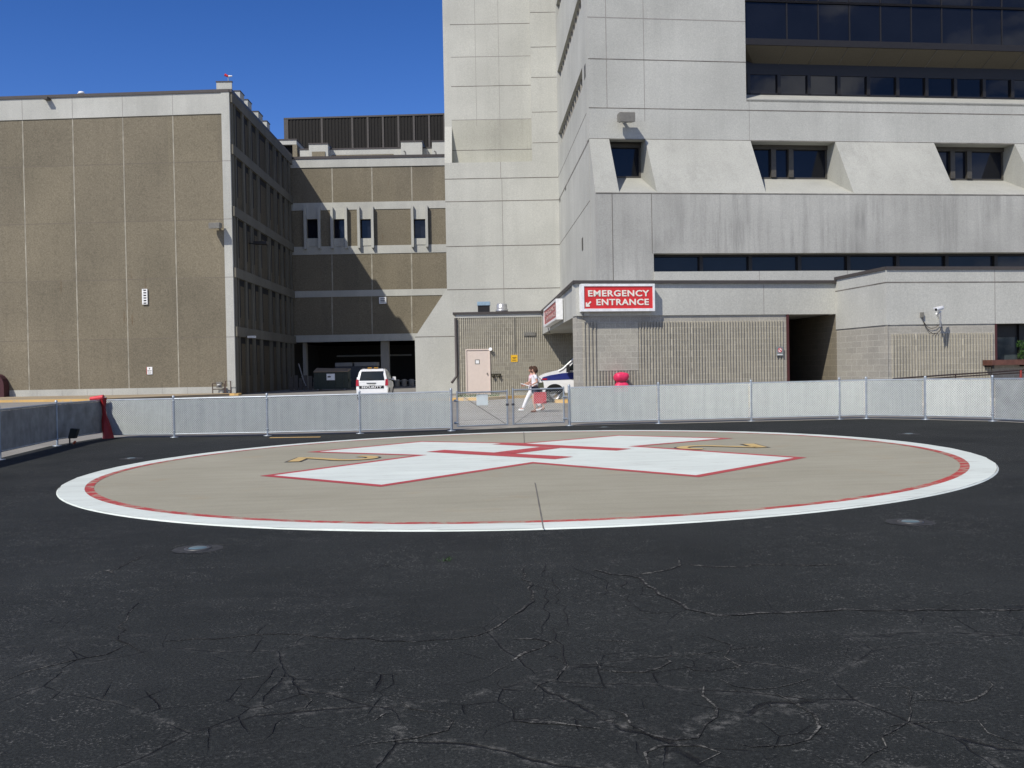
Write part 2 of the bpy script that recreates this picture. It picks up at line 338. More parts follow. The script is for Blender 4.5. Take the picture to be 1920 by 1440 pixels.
# landing pad with its painted marks
CX, CY, RX, RY = .715, 17.38, 7.53, 7.5
def ring(mb, k0, k1, z, mi=0, n=160, jit=0.):
    vs = []
    for i in range(n):
        a = 2*pi*i/n; j = random.uniform(-jit, jit)
        for k in (k0, k1+(j if k1 > k0 else 0)):
            x = CX+RX*k*cos(a); y = CY+RY*k*sin(a); vs.append((x, y, SL*x+z))
    mb.add(vs, [(2*i, 2*i+1, 2*((i+1) % n)+1, 2*((i+1) % n)) for i in range(n)], mi)
mb = MB(); n = 160
mb.add([(CX+RX*cos(2*pi*i/n), CY+RY*sin(2*pi*i/n), SL*(CX+RX*cos(2*pi*i/n))+.012) for i in range(n)], [tuple(range(n))])
mb.add([(CX+RX*k*cos(2*pi*i/n), CY+RY*k*sin(2*pi*i/n), SL*(CX+RX*k*cos(2*pi*i/n))+z) for k, z in ((1, .0158), (1.004, -.01)) for i in range(n)], [(n+i, n+(i+1) % n, (i+1) % n, i) for i in range(n)], 1)
pad = tag(mb.build('helipad', [PAD, P_WHITE]), kind='structure')
pad['_off'] = (0., 0., 0.)
mb = MB(); ring(mb, .952, .9999, .016, jit=.0016); mb.build('border_ring', P_WHITE, pad)
mb = MB(); ring(mb, .935, .9518, .016, jit=.0); mb.build('inner_ring', P_RING, pad)
cross = [gr(*p)[:2] for p in ((487, 894), (714, 914.5), (1000, 870.5), (1310, 896.5), (1513, 859.5), (1200, 838), (1375, 823), (1160, 817), (983, 832), (790, 828.5), (575, 849), (778, 855.5))]
def inset(poly, w):
    out = []; n = len(poly)
    for i in range(n):
        p0, p1, p2 = poly[i-1], poly[i], poly[(i+1) % n]
        d1 = (p1-p0)/np.linalg.norm(p1-p0); d2 = (p2-p1)/np.linalg.norm(p2-p1); n1 = np.array([-d1[1], d1[0]]); n2 = np.array([-d2[1], d2[0]])
        out.append(p1+(n1+n2)*w/(1+n1@n2))
    return out
ci = inset(cross, .165)
mb = MB(); mb.add([(p[0], p[1], SL*p[0]+.0158) for p in list(cross)+ci], [(i, (i+1) % 12, 12+(i+1) % 12, 12+i) for i in range(12)]); mb.build('cross_outline', P_RED, pad)
mb = MB(); mb.add([(p[0], p[1], SL*p[0]+.0162) for p in ci], [tuple(range(12))]); mb.build('cross', P_WHITE, pad)
mb = MB()
def bar(a, b, w):
    a = np.array(a); b = np.array(b); t = (b-a)/np.linalg.norm(b-a); n = np.array([-t[1], t[0]])*w/2
    mb.add([(p[0], p[1], SL*p[0]+.020) for p in (a-n, b-n, b+n, a+n)], [(0, 1, 2, 3)])
bar((-.98, 19.72), (1.42, 17.36), .50); bar((.34, 21.15), (2.68, 18.7), .46); bar((.40, 18.75), (1.33, 19.72), .55)
mb.build('letter', P_RED, pad)
def two(c, sx, sy, ang, z, grow):                        # the figure 2, drawn as a swept stroke
    pts = []
    for k in range(11):
        a = radians(170-k*21); pts.append((.36*cos(a), 1.02+.34*sin(a)))
    pts += [(.12, .66), (-.12, .40), (-.33, .16)]
    L_, R_ = [], []
    n = len(pts)
    for i in range(n):
        a = np.array(pts[max(0, i-1)]); b = np.array(pts[min(n-1, i+1)]); t = (b-a)/np.linalg.norm(b-a); nn = np.array([-t[1], t[0]]); w = .095+grow
        L_.append(np.array(pts[i])+nn*w); R_.append(np.array(pts[i])-nn*w)
    ca, sa = cos(ang), sin(ang)
    def T(p): x, y = p[0]*sx, (p[1]-.75)*sy; x, y = c[0]+x*ca-y*sa, c[1]+x*sa+y*ca; return (x, y, SL*x+z)
    m = MB(); m.add([T(p) for p in L_+R_], [(n+i, n+i+1, i+1, i) for i in range(n-1)])
    g = grow; m.add([T(p) for p in ((-.44-g, 0-g), (.44+g, 0-g), (.44+g, .2+g), (-.44-g, .2+g))], [(0, 1, 2, 3)]); return m
lg_ = gr(632, 861.5); rg_ = gr(1345, 839.5)
for c, a in ((lg_, -pi/2-.05), (rg_, pi/2+.02)):
    o = two(c, 1.0, 1.12, a, .0155, .045).build('numeral_outline', P_BLK, pad)
    two(c, 1.0, 1.12, a, .0215, 0).build('numeral', P_YEL, pad)
mb = MB()
for a, b, w in ((gr(1003, 908), gr(1019, 996), .006), (gr(983, 832), gr(982, 812), .007)):
    t = (b-a)[:2]; t /= np.linalg.norm(t); n = np.array([-t[1], t[0]])*w; 
    mb.add([(p[0], p[1], SL*p[0]+.0235) for p in (a[:2]-n, b[:2]-n, b[:2]+n, a[:2]+n)], [(0, 1, 2, 3)])
mb.build('slab_joint', JOINT, pad)

# cracks of the apron, laid out on the ground
def dustmat():
    m = NT('crack dust', .9, .1); f = m.noise(22, 5, rough=.85); g = m.noise(2.5, 3)
    k = m.math('MULTIPLY', m.ramp(f, .47, .58), m.ramp(g, .36, .6, .35, 1))
    m.color(m.mix(k, (.018, .019, .0195), (.185, .182, .165))); return m.mat
DUST = dustmat(); CRK = plain('dark crack strip', (.006, .006, .006), .95)  # cracks drawn as plain dark strips beside paler dust
Z7 = lambda *p: [(x/2, 960+y/2) for x, y in p]; Z8 = lambda *p: [(960+x/2, 960+y/2) for x, y in p]
lines = [
 (Z8((300, 215), (370, 235), (440, 240), (490, 262), (530, 290), (545, 310), (600, 330), (630, 345), (650, 365), (700, 375), (770, 390), (870, 388), (1000, 380), (1200, 372), (1500, 372), (1700, 369), (1960, 367)), .016, .042),
 (Z8((440, 240), (520, 230), (600, 215), (635, 200), (632, 182), (610, 165)), .014, .04),
 (Z8((635, 195), (680, 200), (740, 208), (820, 207), (980, 200), (1300, 198)), .006, .05),
 (Z8((50, 205), (55, 240), (75, 300), (70, 320), (85, 335), (40, 370), (0, 392)), .013, .03),
 (Z7((1920, 392), (1870, 430), (1790, 465), (1700, 478), (1560, 488), (1300, 478), (1140, 462), (1050, 458), (940, 462), (800, 478), (600, 485)), .010, .02),
 (Z7((545, 330), (490, 370), (470, 410), (440, 430), (445, 460), (480, 495), (520, 520), (560, 545)), .010, .012),
 (Z7((480, 495), (400, 535), (300, 552), (200, 575), (100, 600), (0, 640)), .011, .014),
 (Z7((1010, 415), (975, 440), (970, 490), (935, 540)), .009, .0),
 (Z7((1060, 570), (1010, 620), (960, 680), (915, 725)), .010, .0),
 (Z7((640, 655), (570, 685), (490, 715)), .008, .0), (Z7((415, 640), (400, 670), (375, 710)), .009, .0), (Z7((1430, 630), (1400, 675), (1370, 695)), .008, .0),
 (Z7((240, 660), (205, 690), (175, 715)), .008, .0), (Z7((1075, 765), (1020, 830), (965, 880)), .009, .0), (Z7((650, 825), (610, 865), (600, 900)), .010, .0), (Z7((325, 845), (318, 880)), .01, 0),
 (Z8((125, 190), (112, 240), (150, 262), (175, 330), (203, 385), (212, 430), (150, 440), (190, 500), (205, 590)), .010, .0),
 (Z8((110, 265), (120, 320), (140, 380), (110, 430), (100, 465), (0, 470)), .008, .0), (Z8((220, 200), (260, 225), (350, 255), (360, 300), (330, 320)), .008, .0),
 (Z8((430, 255), (440, 310), (430, 330), (480, 370), (540, 380), (640, 376)), .008, .0), (Z8((650, 365), (640, 378)), .012, .0),
 (Z8((0, 480), (90, 478), (140, 490), (120, 510), (50, 530), (0, 565)), .008, .035), (Z8((60, 532), (160, 545), (205, 575), (190, 600), (100, 650), (80, 680)), .007, .03),
 (Z8((300, 482), (380, 484), (440, 488)), .004, .04), (Z8((310, 560), (330, 590), (400, 603), (500, 602), (560, 585), (600, 562), (560, 545)), .009, .045),
 (Z8((640, 575), (680, 595), (760, 598), (860, 580), (800, 545), (820, 500), (690, 460)), .008, .035), (Z8((640, 540), (800, 520), (960, 505)), .005, .03),
 (Z8((780, 630), (830, 655), (920, 668), (1000, 660), (1080, 640), (1160, 615)), .008, .035), (Z8((980, 680), (1060, 720), (1130, 760), (1160, 810), (1120, 855), (1040, 878), (900, 884), (830, 870)), .010, .05),
 (Z8((350, 740), (420, 760), (440, 800), (520, 840), (600, 858), (700, 850), (730, 800), (770, 770), (775, 735), (720, 690), (725, 650)), .009, .045),
 (Z8((520, 960), (505, 905), (560, 880), (700, 878), (790, 905), (700, 950)), .009, .05), (Z8((1450, 640), (1500, 690), (1500, 750), (1440, 820), (1350, 910), (1300, 955)), .010, .02),
 (Z8((1780, 620), (1780, 680), (1740, 705), (1680, 718), (1500, 712)), .008, .035), (Z8((1750, 780), (1790, 830), (1860, 860), (1920, 880)), .008, .045), (Z8((1350, 655), (1480, 660), (1560, 655)), .004, .03),
 (Z8((1380, 818), (1450, 800), (1640, 790), (1760, 785)), .004, .035), (Z8((1110, 900), (1180, 940), (1260, 958)), .007, .035), (Z8((1180, 520), (1260, 510), (1310, 570)), .006, .02),
 (Z7((830, 635), (900, 630), (1000, 615), (1060, 625), (1180, 632), (1340, 632)), .004, .03), (Z7((1500, 715), (1540, 740), (1640, 755), (1695, 785), (1680, 820), (1560, 850), (1400, 870), (1260, 890)), .006, .035),
 (Z7((1400, 790), (1440, 760), (1470, 756)), .004, .03), (Z7((600, 790), (640, 820)), .006, .02), (Z7((330, 762), (430, 722)), .006, .018), (Z7((1920, 570), (1830, 620), (1700, 650)), .008, .015),
 (Z7((1100, 680), (1140, 685), (1145, 735), (1050, 765)), .005, .02), (Z7((600, 145), (700, 120), (860, 124), (900, 118)), .003, .03), (Z7((550, 155), (440, 215), (380, 232)), .010, .03),
 (Z8((300, 132), (620, 130), (850, 152), (1000, 128), (1250, 115)), .005, .012), (Z8((1570, 92), (1700, 130), (1720, 180)), .006, .02),
 (Z7((700, 225), (640, 300), (545, 330)), .004, .01), (Z7((800, 212), (1400, 212), (1550, 210)), .004, .012),
 (Z7((1415, 212), (1450, 200), (1520, 208)), 0, .11), (Z7((1440, 206), (1500, 212)), 0, .09), (Z7((372, 228), (395, 222), (420, 232)), 0, .13), (Z7((915, 200), (935, 204)), 0, .08), (Z8((1060, 205), (1200, 200)), 0, .06), (Z8((0, 790), (180, 800), (330, 820)), 0, .12)]
mc, md = MB(), MB(); rnd = random.Random(3)
for k, (pl, wc, wd) in enumerate(lines):
    if k >= 22: wc *= .5; wd *= .6
    else: wc *= 1.35; wd *= 1.3
    P = [gr(*p)[:2] for p in pl]; Q = []
    for a, b in zip(P[:-1], P[1:]):
        n = max(1, int(np.linalg.norm(b-a)/.10)); t = (b-a); nn = np.array([-t[1], t[0]])/max(1e-6, np.linalg.norm(t))
        for i in range(n): Q.append(a+t*i/n+(nn*rnd.gauss(0, .022) if i else 0))
    Q.append(P[-1]); n = len(Q)
    for (m_, w, z, sh) in ((md, wd*.6, .0020, .4), (mc, wc*.55, .0050, 0.)):
        if w <= 0: continue
        vs = []
        for i in range(n):
            a = Q[max(0, i-1)]; b = Q[min(n-1, i+1)]; t = (b-a)/(np.linalg.norm(b-a)+1e-9); nn = np.array([-t[1], t[0]])
            if nn[1] < 0 and wd > 0: side = -1
            else: side = 1
            ww = w*rnd.uniform(.25, 1.25)*(.15 if i in (0, n-1) else 1); c = Q[i]+nn*side*sh*w
            for q in (c-nn*ww/2, c+nn*ww/2): vs.append((q[0], q[1], SL*q[0]+z+k*.00004))
        m_.add(vs, [(2*i, 2*i+2, 2*i+3, 2*i+1) for i in range(n-1)])
cro = tag(mc.build('asphalt_crack', CRK), kind='structure'); tag(md.build('asphalt_wear', DUST), kind='structure')
# flush pad lights set in the apron
LENS = plain('blue lamp lens', (.10, .15, .17), .3, spec=.4); STEELD = plain('cast iron ring', (.07, .07, .07), .5, .3); PATCH = plain('patched asphalt', (.028, .029, .029), .8, var=.6, sc=16)
first = None
for i, (px, py, lab) in enumerate(((371, 1029.5, 'blue flush lamp in the black asphalt at the near left of the landing pad'), (1707, 979.5, 'blue flush lamp in the black asphalt at the near right of the landing pad'),
        (246, 860, 'small flush lamp in the asphalt between the far left of the ring and the fence'), (1704, 814, 'small flush lamp in the asphalt between the far right of the ring and the fence'), (1133, 801.5, 'small flush lamp between the back of the ring and the gate side of the fence'))):
    g = gr(px, py); t = local_thing('flush_light', (g[0], g[1], SL*g[0]), lab, 'ground light', 'flush lamps around the pad')
    if first is None:
        m = MB(); m.lathe((0, 0, 0), [(.24, .003), (.2, .005), (.0, .006)], 11); m.build('patch', PATCH, t)
        m = MB(); m.lathe((0, 0, 0), [(.125, .0), (.125, .012), (.095, .015), (.09, .008)], 24); m.build('housing', STEELD, t)
        m = MB(); m.lathe((0, 0, 0), [(.09, .008), (.08, .016), (.04, .021), (0, .022)], 24); m.build('lens', LENS, t); first = t
    else:
        for ch in first.children: c = ch.copy(); COL.objects.link(c); c.parent = t

# kerbs beyond the fence
def kerb(pts, w=.16, h=.14, mat=KERBY, back=None):
    m = MB()
    for a, b in zip(pts[:-1], pts[1:]):
        a = np.array(a); b = np.array(b); t = (b-a)/np.linalg.norm(b-a); n = np.array([-t[1], t[0]])*w
        q = [a, b, b+n, a+n]; m.hexa([(p[0], p[1], gz(p[0], p[1])-.06) for p in q]+[(p[0], p[1], gz(p[0], p[1])+h) for p in q])
    return tag(m.build('kerb', mat), kind='structure')
def fg(px, d): return foot(px, d)
kerb([fg(700, 52), fg(845, 51.5), fg(893, 51.2), fg(915, 51.6), fg(950, 53.2)], w=.3)
kerb([fg(950, 53.2), fg(1000, 54.2)], w=.3)
kerb([fg(1033, 46.8), fg(1042, 45.6), fg(1085, 44.8), fg(1250, 43.5)], w=.5)
kerb([fg(-260, 66), fg(0, 64.5), fg(190, 63.8), fg(225, 66)], w=.35)
kerb([fg(408, 73.2), fg(446, 72.4), fg(452, 74)], w=.3)
m = MB(); q = [fg(-400, 66.4), fg(190, 64.1), fg(440, 73.2), fg(440, 76), fg(-400, 78)]; m.prism([tuple(p) for p in q], -.1, .135)
PAVE2 = concrete('tan pavement', (.33, .27, .19), .2, 0); tag(m.build('pavement', PAVE2), kind='structure')
m = MB(); q = [fg(700, 52.3), fg(893, 51.6), fg(950, 53.6), fg(1000, 54.6), fg(1000, 56), fg(700, 56)]; m.prism([tuple(p) for p in q], -.1, .12); tag(m.build('pavement', WALK), kind='structure')
m = MB()
for a, b, w in (((505, 817.5), (600, 817), .16), ((880, 765), (1060, 762), .08), ((820, 790), (1060, 780), .03)):
    A, B = gr(*a, s=0), gr(*b, s=0); m.hexa([(A[0], A[1], gz(*A[:2])-.02), (B[0], B[1], gz(*B[:2])-.02), (B[0], B[1]+w, gz(*B[:2])-.02), (A[0], A[1]+w, gz(*A[:2])-.02), (A[0], A[1], gz(*A[:2])+.004), (B[0], B[1], gz(*B[:2])+.004), (B[0], B[1]+w, gz(*B[:2])+.004), (A[0], A[1]+w, gz(*A[:2])+.004)], 0 if w > .1 else 1)
tag(m.build('road_marking', [KERBY, JOINT_M]), kind='structure')

#@@BUILDINGS
# ------------------------------------------------------------------ brown panelled building, left
def up2(fc, A, d): return fc
LB = Fc(foot(-420, 76.9), foot(442, 75)); LS = Fc(foot(442, 75), foot(553, 98))
zt = LB.z(430, 173); zb = -.3
t = thing('office_building', (*LB.B, 0), 'windowless building faced in brown aggregate panels with a pale top band, at the left', 'building')
z_l = [LB.z(420, y) for y in (213, 302, 411, 520, 632, 725)]
m = MB(); far = LS.B; back = far+np.array([-60, 3.])
m.prism([tuple(p) for p in (LB.A-LB.n*.1, LB.B-LB.n*.1-LS.n*.1, LS.B-LS.n*.1, back)], zb, zt-.25); m.build('core', CONC_D, t)
m = MB(); sc = LB.s_(420, 400); L0, L1 = 0, LB.len
LB.box(m, L0, sc, z_l[5], z_l[0], -.1, 0, 0)
for px in (-330, -240, -146, -52, 42, 136, 230, 324):
    s = LB.s_(px, 225); LB.box(m, s-.04, s+.04, z_l[5], z_l[0], 0, .006, 2 if px != 230 else 1)
for i in (1, 2, 3, 4): LB.box(m, L0, sc, z_l[i]-.025, z_l[i]+.025, 0, .004, 3)
m.build('panel_wall', [AGG, JOINT_L, JOINT_L, JOINT_B], t)
m = MB(); LB.box(m, L0, sc, z_l[0], zt, -.1, .06)
for px in (-240, -146, -52, 42, 136, 230, 324): s = LB.s_(px, 195); LB.box(m, s-.02, s+.02, z_l[0], zt, .06, .064, 1)
m.build('top_band', [CONC, JOINT_M], t)
m = MB(); LB.box(m, L0, sc, zb, z_l[5], -.1, .05)
for px in range(-400, 420, 47): s = LB.s_(px, 732); LB.box(m, s-.012, s+.012, 0, z_l[5], .05, .054, 1)
m.build('plinth', [CONC, JOINT_M], t)
m = MB(); LB.box(m, sc, L1+.0, zb, zt, -.1, .10)
for i in range(1, 5): LB.box(m, sc, L1, z_l[i]-.03, z_l[i]+.03, .1, .104, 1)
m.build('corner_pier', [CONC, JOINT_M], t)
m = MB(); LB.box(m, L0, L1, zt, zt+.22, -.5, .14); LS.box(m, -.1, LS.len, zt, zt+.22, -.5, .2); m.build('roof_edge', FLASH, t)
CONC_SH = concrete('shade-darkened side concrete', (.165, .155, .125), .2, .15)  # darkened copy of the wall concrete; the side's shade is in its colour
# shaded side: floor bands, fins, brown infill, colours darkened for shade
m = MB(); LS.box(m, 0, LS.len, zb, zt, -.1, 0); m.build('side_wall', aggregate('shade-darkened brown infill', (.11, .095, .068)), t)
bz = [LS.z(444, y) for y in (298, 410, 522, 631)]
m = MB()
for z in bz+[zt-.75]:
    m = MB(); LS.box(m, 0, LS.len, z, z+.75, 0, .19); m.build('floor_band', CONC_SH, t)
fins = [(442, 451), (463.5, 466.5), (476, 480), (490, 493.5), (508, 512), (521, 525), (532, 535), (541, 545), (549, 551.5)]
for a, b in fins:
    s0, s1 = LS.s_(a, o=.1), LS.s_(b, o=.1); s0 = max(s0, .12); m = MB()
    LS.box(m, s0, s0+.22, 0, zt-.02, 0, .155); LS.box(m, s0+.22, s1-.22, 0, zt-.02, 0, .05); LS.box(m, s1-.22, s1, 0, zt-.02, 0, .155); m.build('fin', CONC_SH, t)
for (a, b) in zip(fins[:-1], fins[1:]):
    s0, s1 = LS.s_(a[1], o=.0), LS.s_(b[0], o=.0)
    for z in bz+[zt-.75]:
        m = MB(); LS.box(m, s0+.02, s1-.02, z-.5, z-.02, 0, .012)
        if s1-s0 > 1.2: LS.box(m, s0+.05, s0+.5, z-3.0, z-.5, 0, .012)
        m.build('slot_window', BLACK, t)
for a, b in ((444, 451), (465, 472.5), (479, 486), (498, 506), (513.5, 519)):
    s0, s1 = LS.s_(a, o=.3), LS.s_(b, o=.3); m = MB(); s0 = max(s0, .1); LS.box(m, s0, s1, zt+.2, zt+.80, -1.0, .16); fo = m.build('roof_block', CONC, t)
    m = MB(); LS.box(m, s0-.04, s1+.04, zt+.80, zt+.88, -1.04, .2); m.build('cap', FLASH, fo)
# wall bits
t2 = thing('wall_vent', LB.P(LB.s_(272, 556), LB.z(272, 571)), 'narrow upright white louvred vent high on the brown panel wall', 'vent')
m = MB(); a0, a1, z0, z1 = LB.rect(267.5, 542, 277.5, 571)
LB.wall(m, a0, a1, z0, z1, .006, .12, [(a0+.1, a1-.08, z0+(z1-z0)*(i+.25)/6, z0+(z1-z0)*(i+.75)/6) for i in range(6)]); m.build('frame', WPAINT, t2)
m = MB(); LB.box(m, a0+.05, a1-.05, z0+.05, z1-.05, .006, .03); m.build('louvre_back', DARK, t2)
def board(fc, px0, py0, px1, py1, name, lab, mats, o=.01, th=.04, cat='sign', stripes=(), frame=None):
    a0, a1, z0, z1 = fc.rect(px0, py0, px1, py1, o)
    t_ = thing(name, fc.P((a0+a1)/2, z0, o), lab, cat); m = MB(); fc.box(m, a0, a1, z0, z1, o, o+th, 0); m.build('board', mats[0], t_)
    if stripes:
        m = MB()
        for (u0, u1, v0, v1, mi) in stripes: fc.box(m, a0+(a1-a0)*u0, a0+(a1-a0)*u1, z0+(z1-z0)*v0, z0+(z1-z0)*v1, o+th, o+th+.004, mi)
        m.build('print', mats[1:], t_)
    return t_
board(LB, 275.5, 688, 286, 702, 'wall_sign', 'small white notice with two lines of print low on the brown panel wall', [WPAINT, GREY, RED],
      stripes=[(.12, .88, .46, .54, 0), (.42, .6, .66, .88, 0), (.2, .8, .30, .36, 0), (.2, .8, .14, .20, 0), (0, .06, 0, 1, 1)])
def wall_lamp(fc, px0, py0, px1, py1, proj, lab, mat=GREY):
    a0, a1, z0, z1 = fc.rect(px0, py0, px1, py1, proj); t_ = thing('wall_lamp', fc.P((a0+a1)/2, z0, 0), lab, 'lamp', 'box floodlights on the walls'); m = MB()
    h = z1-z0; o0 = proj*.35
    sec = [(o0, z0+.25*h), (proj, z0), (proj, z1-.1*h), (proj-.08, z1), (o0, z1)]
    m.extrude([fc.P(a0, z, o) for o, z in sec], np.array(fc.P(a1, 0, 0))-np.array(fc.P(a0, 0, 0))); m.build('housing', mat, t_)
    m = MB(); am = (a0+a1)/2; fc.box(m, am-.06, am+.06, z1-.55*h, z1-.3*h, 0.0, o0); m.build('bracket', mat, t_)
    m = MB(); k = lambda a, o, z: fc.P(a, z, o); m.hexa([k(a0+.06, o0+.08, z0+.2*h-.02), k(a1-.06, o0+.08, z0+.2*h-.02), k(a1-.06, proj-.08, z0+.03*h-.02), k(a0+.06, proj-.08, z0+.03*h-.02)]+[k(a0+.06, o0+.08, z0+.25*h), k(a1-.06, o0+.08, z0+.25*h), k(a1-.06, proj-.08, z0+.08*h), k(a0+.06, proj-.08, z0+.08*h)]); m.build('lens', glass('lamp lens', (.2, .2, .18), .2), t_)
    return t_
wall_lamp(LB, 391, 417, 411, 428, 1.0, 'grey box floodlight near the right edge of the sunlit brown panel wall')
s_a = LS.s_(466, o=.4); s_b = LS.s_(486, o=.4)
tl = thing('wall_lamp', LS.P((s_a+s_b)/2, LS.z(475, 462)), 'dark box floodlight on the shaded finned side wall', 'lamp', 'box floodlights on the walls'); m = MB()
a0 = LS.s_(470); LS.box(m, a0, a0+.75, LS.z(475, 463), LS.z(475, 458), .45, 1.5); m.build('housing', DARK, tl); m = MB(); LS.box(m, a0+.3, a0+.42, LS.z(475, 462), LS.z(475, 460), 0, .45); m.build('bracket', DARK, tl)
tl = thing('wall_lamp', LS.P(LS.s_(457), LS.z(457, 633)), 'small white security light low on the shaded finned side wall', 'lamp'); m = MB(); a0 = LS.s_(458); LS.box(m, a0, a0+.4, LS.z(458, 634), LS.z(458, 630), .3, .9); m.build('housing', WPAINT, tl)
# little pieces on the roof
p = LB.P(LB.s_(426, 172), zt+.2, -.3); t2 = thing('weather_vane', p, 'tiny red and white weather vane on the roof corner', 'weather vane'); m = MB(); m.tube([p, (p[0], p[1], p[2]+1.1)], .03); m.build('mast', GALV, t2)
m = MB(); z = p[2]+1.1; m.tube([(p[0]-.25, p[1], z+.12), (p[0]-.02, p[1], z)], [.11, .08], 8); m.build('red_cone', RED, t2); m = MB(); m.tube([(p[0]+.03, p[1], z), (p[0]+.3, p[1], z+.02)], [.08, .05], 8); m.build('white_cone', WPAINT, t2)
p = LB.P(LB.s_(91, 187), LB.z(91, 190), .1); t2 = thing('roof_scupper', p, 'dark spout sticking out under the roof edge', 'spout'); m = MB(); LB.box(m, LB.s_(87, 187), LB.s_(96, 187), LB.z(91, 189), LB.z(91, 185), .06, .6); m.build('spout', FLASH, t2)
p = LB.P(LB.s_(141, 178), zt+.2, -1); t2 = thing('roof_vent', p, 'tiny white cap vent peeping over the roof edge', 'vent'); m = MB(); m.lathe(p, [(.2, -.1), (.2, .3), (.3, .32), (.2, .5), (0, .56)], 12); m.build('cap', WPAINT, t2)
# gas meter at the corner
g0 = LB.s_(414, 730); p = LB.P(g0, .14, .5); t2 = thing('gas_meter', p, 'grey gas meter with dark pipework at the foot of the pale corner pier', 'gas meter')
m = MB(); A = lambda a, z, o=.5: LB.P(g0+a, z, o)
m.tube([A(-.45, .14), A(-.45, .9), A(-.1, .9)], .04); m.tube([A(.25, .85), A(.45, .85), A(.45, .14)], .04); m.tube([A(.55, .14), A(.55, 1.05), A(.95, 1.05), A(.95, .14)], .045); m.tube([A(-.45, .45), A(.45, .45)], .035); m.build('pipe', plain('rusty pipe', (.07, .045, .035), .7), t2)
m = MB(); LB.box(m, g0-.12, g0+.28, .55, 1.0, .42, .62); m.build('meter_body', GREY, t2); m = MB(); m.lathe(A(.08, .78, .64), [(.13, -.02), (.13, .02), (0, .03)], 12); m.build('dial', WPAINT, t2)
# invented maroon block in place of a dark shadow-like shape, far left
t2 = thing('dark_stand_in', LB.P(LB.s_(2, 720), .13, .1), 'dark maroon round-topped stand-in block against the wall at the left edge', 'stand-in block'); m = MB(); a0, a1 = LB.s_(-22, 720, .5), LB.s_(11, 720, .5); zz0, zz1 = .13, LB.z(5, 701, .5)
pr = [(a0, zz0), (a1, zz0), (a1, zz1-.9)]+[(a1-.8*(1-cos(x)), zz1-.9+.9*sin(x)) for x in np.linspace(.3, pi/2, 5)]+[(a0, zz1)]
m.extrude([LB.P(a, z, .8) for a, z in pr], np.array(LB.P(0, 0, .06))-np.array(LB.P(0, 0, .8))); m.build('rounded_block', plain('dark maroon fill', (.06, .02, .025), .8), t2)

# ------------------------------------------------------------------ link wing at the back
WG = Fc(foot(553, 98), foot(900, 98)); W1_ = WG.len
wz = {y: WG.z(700, y-1.5) for y in (298, 314, 380, 394, 462, 477, 545, 557, 628, 641)}
t = thing('link_wing', (*WG.P(W1_/2, 0)[:2], 0), 'brown and pale banded wing set back between the left building and the tall tower', 'building')
m = MB()
def bnd(y0, y1, mat, name, o=0.):
    m = MB(); WG.box(m, 0, W1_, wz[y1], wz[y0], -.6, o); return m.build(name, mat, t)
bnd(298, 314, CONC_W, 'top_band', .08); bnd(380, 394, CONC, 'floor_band', .05); bnd(462, 477, CONC, 'floor_band', .05); bnd(545, 557, CONC, 'floor_band', .05); bnd(628, 641, CONC, 'floor_band', .05)
AG2 = AGG
bnd(314, 380, AG2, 'panel_wall'); bnd(477, 545, AG2, 'panel_wall'); bnd(557, 628, AG2, 'panel_wall')
m = MB()
for px in (623, 697.5, 772): 
    for y0, y1 in ((314, 380), (477, 545), (557, 628)): s = WG.s_(px, (y0+y1)/2); WG.box(m, s-.06, s+.06, wz[y1], wz[y0], 0, .005)
m.build('wall_joint', [JOINT_L], t)
wins = [(571, 602, 0), (621, 652, 1), (671, 701.5, 2), (771.5, 803, 3)]
holes = []; m = MB()
for a, b, k in wins:
    s0, s1 = WG.s_(a+5, 430), WG.s_(b-3.5, 430); holes.append((s0, s1, WG.z(a+15, 447), WG.z(a+15, 411)))
WG.wall(m, 0, W1_, wz[462], wz[394], -.6, 0, holes); m.build('window_storey_wall', AG2, t)
for (a, b, k), h in zip(wins, holes):
    m = MB(); WG.box(m, h[0], h[1], h[2], h[3], -.5, -.4); wd = m.build('window', GLASS_B, t)
    m = MB(); sa, sb = WG.s_(a, 430), WG.s_(b, 430); 
    WG.box(m, sa, sb, h[3], wz[394], 0, .1); m.build('head_panel', CONC, wd); m = MB(); WG.box(m, sa, sb, wz[462], h[2], 0, .1); m.build('sill_panel', CONC, wd)
    for s in (sa, sb-.25): m = MB(); WG.box(m, s, s+.25, wz[462]-.25, wz[394]+.25, .1, .42); m.build('fin', CONC, wd)
    m = MB(); WG.box(m, sa+.25, h[0], h[2], h[3], 0, .1); m.build('jamb', CONC, wd); m = MB(); WG.box(m, h[1], sb-.25, h[2], h[3], 0, .1); m.build('jamb', CONC, wd)
m = MB(); WG.box(m, 0, W1_, wz[298], wz[298]+.25, -.8, .15); m.build('roof_edge', FLASH, t)
# undercroft
gi = -.6; m = MB(); 
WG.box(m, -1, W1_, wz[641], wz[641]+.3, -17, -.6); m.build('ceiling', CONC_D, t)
DKW = plain('shade-darkened block wall', (.05, .047, .042), .95); m = MB(); WG.box(m, -1, W1_, -.2, wz[641], -17.3, -17); WG.box(m, -1.3, -1, -.2, wz[641], -17, 0); m.build('rear_wall', DKW, t)  # block colour darkened to deepen the shade of the undercroft
for a, b in ((713, 728), (566, 572)):
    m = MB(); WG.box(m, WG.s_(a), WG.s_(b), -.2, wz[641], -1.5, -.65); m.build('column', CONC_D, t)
m = MB(); WG.box(m, 0, W1_, wz[641], wz[298], -20, -.6); m.build('core', CONC_D, t)
m = MB(); z = WG.z(680, 667, -6); m.tube([WG.P(WG.s_(632, o=-6), z, -6), WG.P(WG.s_(772, o=-6), z, -6)], .09); m.build('pipe', plain('grey pipe', (.3, .3, .28)), t)
